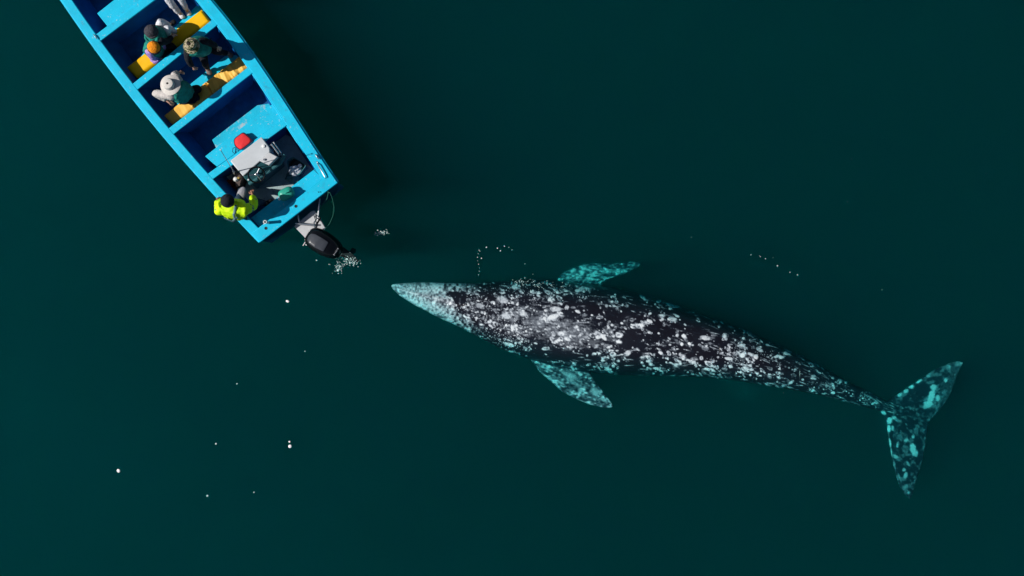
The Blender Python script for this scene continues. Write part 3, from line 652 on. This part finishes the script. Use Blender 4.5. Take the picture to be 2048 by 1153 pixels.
for r_ in range(5): F += [[r_*nb+i, r_*nb+(i+1) % nb, (r_+1)*nb+(i+1) % nb, (r_+1)*nb+i] for i in range(nb)]
F.append([5*nb+i for i in range(nb)])
link_mesh('top_panel', V, F, M['topcap'], cowl)
mb = MB()
for k, w in enumerate((.03, .015, .022, .022, .015, .025)):      # faint pale badge lettering, too small to read in the photo
    c = O(.655*ln/.8, -.07+k*.028, .80); mb.slab([c-fa*w/2-fb*.006, c+fa*w/2-fb*.006, c+fa*w/2+fb*.006, c-fa*w/2+fb*.006], .800, .849)
mb.build('badge', M['greycl'], cowl)
mb = MB(); mb.slab([O(.28, -.07, 0), O(.28, .07, 0), O(.62, .05, 0), O(.62, -.05, 0)], -.5, .5); mb.build('leg', M['blackr'], mot, bevel=.03)
mb = MB(); mb.slab(rc([O(.30, -.13, 0), O(.30, .13, 0), O(.88, .06, 0), O(.98, .02, 0), O(.98, -.02, 0), O(.88, -.06, 0)], .03), -.12, -.10); mb.build('cavitation_plate', M['blackr'], mot, bevel=.005)
mb = MB(); c = O(.72, 0, -.45)
for k in range(3):
    a = k*2.094; dv = fb*math.cos(a)+Vector((0, 0, 1))*math.sin(a); pv = fa*.04+dv.cross(fa)*.05
    mb.prism([c, c+dv*.1+pv*1.2, c+dv*.17+pv*.6, c+dv*.16-pv, c+dv*.06-pv], [q+fa*.012 for q in (c, c+dv*.1+pv*1.2, c+dv*.17+pv*.6, c+dv*.16-pv, c+dv*.06-pv)])
mb.tube([O(.40, 0, -.45), O(.5, 0, -.45), O(.76, 0, -.45)], [.02, .06, .04], 12); mb.build('propeller', M['blackr'], mot)
mb = MB(); mb.slab([O(-.05, -.10, 0), O(-.05, .10, 0), O(.25, .09, 0), O(.25, -.09, 0)], .2, .46); mb.build('clamp_bracket', M['blackr'], mot, bevel=.02)
mb = MB(); mb.tube([P(629, 425, .40), P(634, 437, .55), P(628, 446, .62), P(630, 458, .70)], .012, 8); mb.tube([P(625, 424, .40), P(631, 440, .52), P(634, 452, .62), P(632, 460, .7)], .010, 8); mb.build('control_cable', M['steel'], mot)
mb = MB(); mb.tube([P(641, 436, .5), P(634, 448, .56), P(632, 458, .66)], .018, 8); mb.tube([P(630, 452, .50), P(600, 449, .46)], .014, 8); mb.build('hose', M['blackr'], mot)
mb = MB(); mb.tube([P(611, 477, .45), P(611, 484, .42), P(606, 492, .40)], .008, 6); mb.ball(P(613, 490, .42), .018); mb.ball(P(611, 480, .45), .017); mb.build('tilt_handle', M['white'], mot)
mb = MB(); mb.tube([P(x, y, z) for x, y, z in ((655,384,.74),(660,386,.78),(665,398,.7),(668,415,.62),(666,432,.55),(659,448,.5),(652,456,.45))], .006, 6)
mb.tube([P(x, y, z) for x, y, z in ((657,385,.72),(654,398,.6),(647,406,.5),(640,418,.42),(636,432,.38))], .007, 6); mb.tube([P(x, y, z) for x, y, z in ((636,384,.76),(643,390,.7),(652,392,.66),(648,388,.7),(640,384,.76))], .007, 6)
o = mb.build('rope', M['rope'], None, loc=P(655, 400, .5)); tagit(o, 'thin dark green rope looping from the stern to the outboard motor', 'rope')

# ------------------------------------------------------------------ people
def skin_eval(verts, edges, roots, sub=2):
    me = bpy.data.meshes.new('tmp'); me.from_pydata([v[0] for v in verts], edges, [])
    o = bpy.data.objects.new('tmp', me); C.objects.link(o)
    sk = o.modifiers.new('s', 'SKIN'); sk.use_smooth_shade = True
    if not me.skin_vertices: me.skin_vertices.new()
    for i, v in enumerate(verts):
        r = v[1]; r = (r, r) if isinstance(r, (int, float)) else r
        me.skin_vertices[0].data[i].radius = r; me.skin_vertices[0].data[i].use_root = i in roots
    ss = o.modifiers.new('u', 'SUBSURF'); ss.levels = sub; ss.render_levels = sub
    dg = bpy.context.evaluated_depsgraph_get(); ev = o.evaluated_get(dg); m2 = ev.to_mesh()
    V = [v.co.copy() for v in m2.vertices]; F = [list(p.vertices) for p in m2.polygons]; ev.to_mesh_clear()
    bpy.data.objects.remove(o); bpy.data.meshes.remove(me)
    return V, F
class Sk:
    def __init__(s): s.v = []; s.e = []; s.r = []
    def chain(s, pts, start=None):
        if start is None: s.r.append(len(s.v)); prev = None
        else: prev = start
        for p, r in pts:
            s.v.append((Vector(p), r)); i = len(s.v)-1
            if prev is not None: s.e.append((prev, i))
            prev = i
        return prev
    def mesh(s, mb, sub=2): V, F = skin_eval(s.v, s.e, s.r, sub); mb.add(V, F)

def frame(up, fw):
    up = up.normalized(); fw = (fw - up*fw.dot(up)).normalized(); rt_ = fw.cross(up).normalized()
    return Matrix((rt_, fw, up)).transposed()   # columns: right, forward, up

def head_mesh(mb, c, fr):
    mb.k = 0
    def fn(q):
        x, y, z = q; k = 1.0
        nose = .30*math.exp(-(x/.16)**2-((z+.12)/.22)**2)*(y > .3)
        brow = .05*math.exp(-((z-.18)/.1)**2-(x/.6)**2)*(y > .4)
        eye = -.10*(math.exp(-((abs(x)-.36)/.16)**2-((z-.03)/.13)**2))*(y > .3)
        chin = .10*math.exp(-(x/.3)**2-((z+.82)/.2)**2)*(y > 0)
        w = 1 - .22*max(0, -z)**1.5
        return Vector((x*w, y*(1-.10*max(0, -z)) + nose+brow+eye+chin, z))
    mb.ball(c, (.078, .098, .122), fr, 40, 30, fn)
    for s_ in (-1, 1):
        def ef(q): return Vector((q.x, q.y, q.z))
        mb.k = 0; mb.ball(c + fr @ Vector((s_*.079, -.005, -.01)), (.012, .022, .034), fr, 12, 8)
        mb.k = 1; mb.ball(c + fr @ Vector((s_*.029, .080, .004)), .012, fr, 12, 8)
        mb.k = 2; mb.ball(c + fr @ Vector((s_*.029, .0885, .004)), .006, fr, 10, 6)
    mb.k = 3; mb.ball(c + fr @ Vector((0, .086, -.055)), (.024, .010, .007), fr, 12, 6); mb.k = 0

def hand(sk, w, dr, nrm, curl=.5, side=1):
    """w wrist, dr direction of the hand, nrm back-of-hand normal"""
    dr = dr.normalized(); nrm = (nrm - dr*nrm.dot(dr)).normalized(); ac = dr.cross(nrm)*side
    chains = []
    for k, (off, ln_) in enumerate(((-.030, .066), (-.010, .076), (.011, .071), (.030, .056))):
        b0 = w + dr*.055 + ac*off*.6; b1 = w + dr*.092 + ac*off
        d1 = (dr*math.cos(curl*.6) - nrm*math.sin(curl*.6)); d2 = (dr*math.cos(curl*1.5) - nrm*math.sin(curl*1.5)); d3 = (dr*math.cos(curl*2.2) - nrm*math.sin(curl*2.2))
        p1 = b1 + d1*ln_*.45; p2 = p1 + d2*ln_*.32; p3 = p2 + d3*ln_*.25
        sk.chain([(b0, .012), (b1, .0105), (p1, .0095), (p2, .0088), (p3, .0075)])
    t0 = w + dr*.028 - ac*.022; t1 = t0 + (dr*.6-ac*.8)*.035; t2 = t1 + (dr*.85-ac*.3-nrm*.3)*.03; t3 = t2 + (dr*.9-nrm*.4)*.024
    sk.chain([(t0, .015), (t1, .0125), (t2, .011), (t3, .009)])

wr_tex = bpy.data.textures.new('wrinkle', 'CLOUDS'); wr_tex.noise_scale = .09; wr_tex.noise_depth = 2
def crease(o, st=.035):
    d_ = o.modifiers.new('creases', 'DISPLACE'); d_.texture = wr_tex; d_.strength = st; d_.mid_level = .5; d_.texture_coords = 'GLOBAL'; return o
def person(label, loc, J, face, upv, top, legs, shoes, skin='skin', vest=None, sleeves=None, curl=(.5, .5), hair=True, bulky=1.0, group=None, slk=1.15):
    """J: joints as (px, py, z) of the plan grid"""
    root = thing('person', label, 'person', loc, group)
    j = {k: P(*v) for k, v in J.items()}
    pel, che, nek, hed = j['pelvis'], j['chest'], j['neck'], j['head']
    shl, shr = j['shl'], j['shr']; g = bulky
    fwd = Vector(face); fr = frame(hed - nek + Vector((0, 0, .25)) if upv is None else Vector(upv), fwd)
    bel = pel.lerp(che, .5)
    back = -Vector((fwd.x, fwd.y, 0)).normalized()
    # body, one continuous mesh
    sk = Sk()
    a = sk.chain([(pel, (.13, .11)), (bel, (.125, .105)), (che, (.15, .115)), (che.lerp(nek, .6), (.10, .085)), (nek, .055), (nek.lerp(hed, .5), .05)])
    ci = 2
    for s_, sh, el, wr in ((1, shl, j['ell'], j['wrl']), (-1, shr, j['elr'], j['wrr'])):
        e_ = sk.chain([(sh, .058), (sh.lerp(el, .5), .046), (el, .038), (el.lerp(wr, .5), .034), (wr, .024), (wr + (wr-el).normalized()*.05, (.034, .020)), (wr + (wr-el).normalized()*.085, (.034, .016))], ci)
    for hp, kn, an, to in ((j['hpl'], j['knl'], j['anl'], j['tol']), (j['hpr'], j['knr'], j['anr'], j['tor'])):
        sk.chain([(hp, .085), (hp.lerp(kn, .5), .07), (kn, .052), (kn.lerp(an, .35), .05), (an, .032), (an.lerp(to, .3)-Vector((0, 0, .035)), .026), (an.lerp(to, .7)-Vector((0, 0, .035)), .022)], 0)
    hs = Sk(); 
    for i, (el, wr) in enumerate(((j['ell'], j['wrl']), (j['elr'], j['wrr']))):
        hand(hs, wr, wr-el, Vector((0, 0, 1)), curl[i], 1 if i else -1)
    mb = MB(); mb.k = 0; sk.mesh(mb, 2); hs.mesh(mb, 1); head_mesh(mb, hed, fr)
    mb.build('body', [M[skin], M['eye'], M['hair'], M['lip']], root)
    # torso garment
    ts = Sk(); k = .018
    ts.chain([(pel+Vector((0, 0, .02)), (.155*g, .13*g)), (bel, (.16*g, .14*g)), (che, (.175*g, .145*g)), (che.lerp(nek, .65), (.12*g, .10*g)), (nek.lerp(che, .12), .074*g)])
    for sh, el, wr in ((shl, j['ell'], j['wrl']), (shr, j['elr'], j['wrr'])):
        if sleeves is True: ts.chain([(sh, .078*g), (sh.lerp(el, .5), .068*g), (el, .062*g), (el.lerp(wr, .5), .056*g), (el.lerp(wr, .93), .044*g)], 2)
        else: ts.chain([(sh.lerp(che, .15), .075*g), (sh, .062*g)], 2)
    mb = MB(); ts.mesh(mb, 3); torso = crease(mb.build(top[0], M[top[1]], root), .05)
    if top[0] == 'vest':                     # collar, front zip and two belt webs of the life vest
        cm = MB(); cu = (nek-che).normalized(); mt_ = Matrix.Translation(nek.lerp(che, .22)) @ frame(cu, fwd).to_4x4()
        cm.lathe([(.095, -.02), (.112, -.01), (.108, .035), (.088, .045), (.082, .02)], mt_, 24); crease(cm.build('collar', M['vest'], torso), .02)
    if sleeves and sleeves is not True:
        for sh, el, wr in ((shl, j['ell'], j['wrl']), (shr, j['elr'], j['wrr'])):
            q = Sk(); kq = slk; q.chain([(sh.lerp(che, .4), .075*kq), (sh, .080*kq), (sh.lerp(el, .45), .066*kq), (el, .058*kq), (el.lerp(wr, .5), .052*kq), (el.lerp(wr, .93), .042)])
            mb = MB(); q.mesh(mb, 3); crease(mb.build('sleeve', M[sleeves], root), .03)
    ls = Sk(); ls.chain([(pel-Vector((0, 0, .01)), (.15, .125))])
    for hp, kn, an in ((j['hpl'], j['knl'], j['anl']), (j['hpr'], j['knr'], j['anr'])):
        ls.chain([(hp, .10), (hp.lerp(kn, .5), .09), (kn, .072), (kn.lerp(an, .4), .066), (kn.lerp(an, .93), .052)], 0)
    mb = MB(); ls.mesh(mb, 3); crease(mb.build('trousers', M[legs], root), .035)
    for an, to in ((j['anl'], j['tol']), (j['anr'], j['tor'])):
        q = Sk(); dd = (to-an); dd.z = 0; dd.normalize(); q.chain([(an+Vector((0, 0, .01)), .05), (an-Vector((0, 0, .05))-dd*.02, .048), (an.lerp(to, .5)-Vector((0, 0, .03)), (.058, .05)), (to+dd*.02-Vector((0, 0, .015)), (.052, .042))])
        mb = MB(); q.mesh(mb); mb.build('shoe', M[shoes], root)
    if hair:
        mb = MB(); mb.ball(hed + fr @ Vector((0, -.014, .012)), (.086, .102, .122), fr, 26, 16, lambda q: Vector((q.x, q.y if q.y < .45 else .45, max(q.z, -.35)))); mb.build('hair', M['hair'], root)
    return root, j, fr, torso
def hat_m(hed, fr, off=.03): return Matrix.Translation(hed + fr @ Vector((0, -.006, off))) @ fr.to_4x4()
def beanie(root, hed, fr, m, name='beanie'):
    mb = MB(); mb.lathe([(.100, -.03), (.108, -.03), (.112, .0), (.108, .04), (.094, .078), (.068, .104), (.032, .118), (.0, .121)], hat_m(hed, fr), 32)
    mx = hat_m(hed, fr); iv = mx.inverted()
    for i, v in enumerate(mb.V):
        q = iv @ v; a = math.atan2(q.y, q.x); rr = 1+.025*math.sin(a*9)*(1 if q.z > .03 else 0)+.05*mnoise.noise(q*18)
        mb.V[i] = mx @ Vector((q.x*rr, q.y*rr*1.08, q.z+.012*mnoise.noise(q*22)))
    h_ = mb.build(name, M[m], root)
    mb = MB(); mb.lathe([(.112, -.045), (.124, -.04), (.126, .012), (.112, .018)], mx, 32); mb.build('cuff', M[m], h_)
    return h_

# 1: skipper in the hi-vis jacket, on the port quarter, facing the console
r1, j1, f1_, t1 = person('person in a bright yellow-green jacket and black beanie sitting on the stern corner', P(474, 424, RZ),
    dict(pelvis=(474,426,.86), chest=(464,417,1.17), neck=(457,407,1.40), head=(456,402,1.54), shl=(442,410,1.31), shr=(489,420,1.28), ell=(438,425,1.08), elr=(508,412,1.08), wrl=(436,402,.82), wrr=(505,390,.98),
         hpl=(472,412,.86), hpr=(487,425,.86), knl=(484,388,.80), knr=(517,403,.78), anl=(480,378,.30), anr=(530,408,.25), tol=(486,366,.20), tor=(545,402,.18)),
    (.35, .85, -.3), (-.1, .1, 1), ('jacket', 'hivis'), 'denim', 'blackr', 'skin', sleeves=True, curl=(.9, 1.0), bulky=1.5)
beanie(r1, j1['head'], f1_, 'beanie')
mb = MB()                                    # grey knee panel of the near leg
mb.ball(P(483, 389, .82), (.085, .15, .055), Matrix.Rotation(R(-20), 3, 'Z'), 20, 12); mb.build('knee_cover', M['greycl'], r1)
def band(a, b_, t0, t1, r, root, name='reflective_band'):
    pa, pb = a.lerp(b_, t0), a.lerp(b_, t1); q = MB(); q.tube([pa, pa.lerp(pb, .1), pa.lerp(pb, .9), pb], [r-.004, r, r, r-.004], 24); return q.build(name, M['reflect'], root)
band(j1['shr'], j1['elr'], .45, .65, .088, t1); band(j1['elr'], j1['wrr'], .30, .48, .076, t1); band(j1['shl'], j1['ell'], .5, .7, .088, t1); band(j1['ell'], j1['wrl'], .3, .5, .074, t1)
def wrapband(root, torso, pts, rad, w=.045):
    """a strip of tape lying on the jacket: follows the garment's top surface"""
    V = [torso.matrix_local @ v.co + origin_of(root) for v in torso.data.vertices]; arr = np.array([tuple(v) for v in V])
    path = []
    for i in range(len(pts)-1):
        for k in range(8):
            a = Vector(pts[i]).lerp(Vector(pts[i+1]), k/8); path.append(a)
    path.append(Vector(pts[-1])); out = []; F = []
    for i, p in enumerate(path):
        tdir = (path[min(i+1, len(path)-1)]-path[max(i-1, 0)]).normalized(); sdv = Vector((-tdir.y, tdir.x))*w/2
        for q in (p-sdv, p, p+sdv):
            best = None; dd = np.hypot(arr[:, 0]-q.x, arr[:, 1]-q.y); m_ = dd < .035
            z = arr[m_, 2].max() if m_.any() else arr[dd.argmin(), 2]
            out.append(Vector((q.x, q.y, z+.012)))
    for i in range(len(path)-1):
        for k in range(2): F.append([i*3+k, i*3+k+1, (i+1)*3+k+1, (i+1)*3+k])
    o = link_mesh('reflective_band', out, F, M['reflect'], torso); s_ = o.modifiers.new('t', 'SOLIDIFY'); s_.thickness = .006
def xy(px, py, z): q = P(px, py, z); return (q.x, q.y)
wrapband(r1, t1, [xy(476,412,1.25), xy(475,428,1.2), xy(473,441,1.1)], 0)
wrapband(r1, t1, [xy(452,438,1.05), xy(466,444,1.05), xy(484,438,1.0)], 0, .03)

# 2: dark hat, teal vest, white trousers
r2, j2, f2_, t2 = person('person in a charcoal hat teal vest and white trousers on the forward cushion', P(318, 72, .45),
    dict(pelvis=(318,78,.62), chest=(308,74,.98), neck=(305,69,1.18), head=(304,64,1.32), shl=(300,60,1.12), shr=(322,84,1.10), ell=(313,56,.92), elr=(336,82,.86), wrl=(326,60,.80), wrr=(345,74,.74),
         hpl=(320,70,.6), hpr=(328,80,.6), knl=(320,43,.94), knr=(336,56,.94), anl=(338,50,.34), anr=(352,66,.30), tol=(350,42,.28), tor=(364,60,.26)),
    (.8, .5, -.55), (.05, .05, 1), ('vest', 'vest'), 'whitecl', 'darkcl', 'skin2', sleeves='darkcl', curl=(.7, .7), bulky=1.5)
beanie(r2, j2['head'], f2_, 'greyknit', 'knit_hat')
# 3: orange beanie
r3, j3, f3_, t3 = person('person in an orange beanie and teal vest behind the charcoal hat', P(315, 103, .45),
    dict(pelvis=(314,100,.55), chest=(305,93,.86), neck=(308,95,1.04), head=(310,97,1.18), shl=(308,84,.98), shr=(298,104,.95), ell=(322,88,.80), elr=(306,116,.74), wrl=(330,98,.62), wrr=(318,116,.60),
         hpl=(322,96,.53), hpr=(318,106,.53), knl=(344,92,.62), knr=(338,110,.60), anl=(352,102,.22), anr=(350,116,.18), tol=(364,98,.16), tor=(364,114,.14)),
    (.7, -.4, -.55), (.05, .05, 1), ('vest', 'vest'), 'darkcl', 'darkcl', 'skin2', sleeves='lilac', curl=(.7, .7), bulky=1.4)
h_ = beanie(r3, j3['head'], f3_, 'orange'); h_.children[0].data.materials[0] = M['beanie']
# 4: camouflage hat
r4, j4, f4_, t4 = person('person in a camouflage hat teal vest and black sleeves facing the rear bench', P(400, 92, RZ),
    dict(pelvis=(404,90,.84), chest=(394,98,1.18), neck=(387,96,1.38), head=(383,92,1.52), shl=(404,82,1.30), shr=(374,102,1.30), ell=(425,88,1.10), elr=(377,122,1.08), wrl=(434,94,.98), wrr=(386,134,.88),
         hpl=(412,92,.80), hpr=(402,104,.80), knl=(434,104,.82), knr=(410,124,.80), anl=(456,107,.46), anr=(414,138,.46), tol=(464,113,.38), tor=(420,150,.38)),
    (.6, -.6, -.45), (.0, .0, 1), ('vest', 'vest'), 'darkcl', 'boot', 'skin2', sleeves='darkcl', curl=(.5, .45), bulky=1.55)
mx = hat_m(j4['head'], f4_)
mb = MB(); mb.lathe([(.150, -.045), (.152, -.04), (.11, .0), (.104, .05), (.09, .08), (.05, .092), (0, .095)], mx, 32)
h_ = mb.build('camouflage_hat', M['camo'], r4)
# 5: cream sun hat
r5, j5, f5_, t5 = person('person in a wide cream sun hat and cream sleeves on the middle bench', P(376, 190, .45),
    dict(pelvis=(374,191,.60), chest=(357,180,.93), neck=(346,174,1.14), head=(342,171,1.27), shl=(356,160,1.06), shr=(342,192,1.06), ell=(348,150,.86), elr=(307,186,.92), wrl=(358,146,.74), wrr=(334,202,.80),
         hpl=(380,184,.56), hpr=(376,198,.56), knl=(396,176,.62), knr=(392,194,.60), anl=(398,186,.24), anr=(396,200,.20), tol=(408,182,.2), tor=(408,196,.16)),
    (.85, -.1, -.4), (-.05, .05, 1), ('vest', 'vest'), 'darkcl', 'greycl', 'skin2', sleeves='cream', curl=(.6, .6), bulky=1.45, slk=1.25)
mx = hat_m(j5['head'], f5_)
mb = MB(); mb.lathe([(.188, -.018), (.192, -.012), (.155, .002), (.108, .014), (.104, .06), (.088, .092), (.05, .104), (0, .098)], mx, 44)
for i, v in enumerate(mb.V):
    q = mx.inverted() @ v
    if q.xy.length > .13: q.z += .012*math.sin(2*math.atan2(q.y, q.x)) - .02*(q.xy.length-.13)*5; mb.V[i] = mx @ q
h_ = mb.build('sun_hat', M['canvas'], r5)
mb = MB(); mb.lathe([(.111, .012), (.1115, .036), (.104, .04)], mx, 32); mb.build('hat_band', M['greycl'], h_)
# 6: white trousers, mostly past the top edge of the photo
r6, j6, f6_, t6 = person('person in white trousers and white shoes standing at the top edge', P(345, -10, .35),
    dict(pelvis=(325,-42,1.02), chest=(318,-50,1.35), neck=(312,-52,1.58), head=(308,-52,1.72), shl=(336,-50,1.50), shr=(296,-42,1.50), ell=(350,-40,1.25), elr=(290,-24,1.24), wrl=(352,-22,1.05), wrr=(300,-12,1.02),
         hpl=(336,-38,.96), hpr=(320,-30,.96), knl=(362,-2,.74), knr=(341,6,.74), anl=(373,20,.42), anr=(359,27,.42), tol=(378,30,.36), tor=(366,36,.36)),
    (.5, -.7, -.3), (0, 0, 1), ('jacket', 'darkcl'), 'whitecl', 'whitecl', 'skin2', sleeves=True, curl=(.5, .5), bulky=1.1)

# ------------------------------------------------------------------ foam, bubbles, and white flecks standing in for sun glints
def flecks(name, pts, label, m=M['foam'], cat='foam'):
    mb = MB()
    for x, y, r in pts:
        mb.ball(P(x, y, .004+r*.3), (r*random.uniform(.8, 1.3), r*random.uniform(.8, 1.3), r*.35), Matrix.Rotation(random.random()*3, 3, 'Z'), 8, 6)
    o = mb.build(name, m, None, loc=P(pts[0][0], pts[0][1], 0)); tagit(o, label, cat, None, 'stuff'); return o
def cloud(cx, cy, sx, sy, n, r0, r1, ang=0):
    out = []
    for _ in range(n):
        a, b_ = random.gauss(0, sx), random.gauss(0, sy); out.append((cx+a*math.cos(ang)-b_*math.sin(ang), cy+a*math.sin(ang)+b_*math.cos(ang), random.uniform(r0, r1)))
    return out
flecks('sea_foam', cloud(676, 537, 5, 4, 45, .002, .008) + cloud(681, 530, 8, 6, 40, .002, .007) + cloud(696, 522, 7, 6, 60, .002, .010) + cloud(711, 526, 5, 5, 28, .003, .009) + [(676, 541, .018), (680, 533, .014), (694, 518, .016), (700, 526, .018)] + [(633, 521, .012), (658, 529, .008)], 'white froth churned up behind the outboard motor')
flecks('sea_foam', cloud(766, 467, 9, 3, 46, .004, .011), 'small patch of bubbles on the water left of the whale snout')
ringp = [(957+2*math.sin(i), 550-i*7, random.uniform(.005, .011)) for i in range(8)] + [(973,495,.012),(995,497,.013),(1001,502,.012),(1009,493,.011),(1018,495,.007),(1024,500,.006),(960,503,.007),(963,517,.011),(1050,528,.007),(1066,549,.005)]
flecks('bubble_ring', ringp, 'broken ring of small bubbles above the whale head', cat='bubbles')
flecks('bubble_trail', [(1502,510,.008),(1519,512,.006),(1521,514,.008),(1531,518,.009),(1546,516,.005),(1555,532,.012),(1580,545,.009),(1595,550,.012),(1383,475,.007),(1764,580,.007)], 'line of tiny bubbles on the water above the whale tail', cat='bubbles')
flecks('water_fleck', [(1703,318,.008),(1695,404,.008),(1567,786,.007),(610,703,.012),(474,768,.014),(508,985,.014),(415,992,.018),(432,888,.018),(578,884,.014),(549,474,.013),(1972,348,.005)], 'scattered tiny flecks and painted glints on the open water', cat='flecks')  # several of these pale blobs paint in small sun glints
M['glint'] = mat('painted_glint_white', (.95, .97, .95), .3, .02, 10)  # plain white that paints sun glints as small solid flecks
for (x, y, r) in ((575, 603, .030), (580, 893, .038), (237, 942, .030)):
    flecks('painted_sun_glint', [(x, y, r)] + ([(x-1, y-9, r*.4)] if x == 580 else []), {575: 'white fleck painted as a sun glint below the outboard motor', 580: 'largest white fleck painted as a sun glint at the lower middle', 237: 'white fleck painted as a sun glint at the lower left'}[x], cat='glint', m=M['glint'])
flecks('splash_drops', cloud(1045, 565, 12, 4, 40, .003, .008) + cloud(1090, 572, 22, 5, 40, .003, .007), 'fine droplets where the whale back breaks the water', cat='splash')

# faint scattering clouds: silt by the whale, elsewhere volumes added to lighten the water
def silt(px, py, z, r, dens, label):
    m = bpy.data.materials.new('silt'); m.use_nodes = True; t = m.node_tree; t.nodes.remove(t.nodes['Principled BSDF'])
    v = t.nodes.new('ShaderNodeVolumeScatter'); v.inputs['Color'].default_value = (.05, .85, .95, 1); v.inputs['Density'].default_value = dens
    t.links.new(v.outputs[0], t.nodes['Material Output'].inputs['Volume'])
    c = P(px, py, z); o = MB().ball(c, r, Matrix.Rotation(R(-28), 3, 'Z'), 24, 14, lambda q: q*(1+.3*mnoise.noise(q*1.7+Vector((px, 0, 0))))).build('silt_and_tone_cloud', m, None, loc=c)
    return tagit(o, label, 'silt', None, 'stuff')
for i, (x, y, a_, b_, dn) in enumerate(((60, 484, .05, .22, .10), (48, 792, .05, .14, .08), (165, 640, .05, .40, .04), (435, 780, .03, .22, .06), (100, 560, .12, .7, .02), (30, 750, .10, .5, .02), (140, 860, 2.6, 1.8, .006), (300, 950, 4.5, 2.0, .005))):  # added volumes imitating ripple streaks and paler tone, not silt
    silt(x, y, -.3, (a_, b_, .12 if a_ < 1 else .25), dn, ('thin upright pale wisp added for a ripple streak by the left edge below the boat level', 'short pale wisp added for a ripple streak at the lower left edge', 'long faint wisp in the water left of the boat stern', 'faint thin streak in the water under the boat corner', 'broad faint streak right of the upper left wisp', 'broad faint streak around the lower left wisp', 'wide faint volume added to lighten the water at the lower left', 'widest faint volume added to lighten the water along the lower left')[i])
silt(1480, 778, -.75, (.50, .22, .20), .10, 'faint pale silt cloud below the whale tail stock')
silt(1780, 745, -.9, (.5, .25, .2), .03, 'very faint silt cloud above the whale flukes')
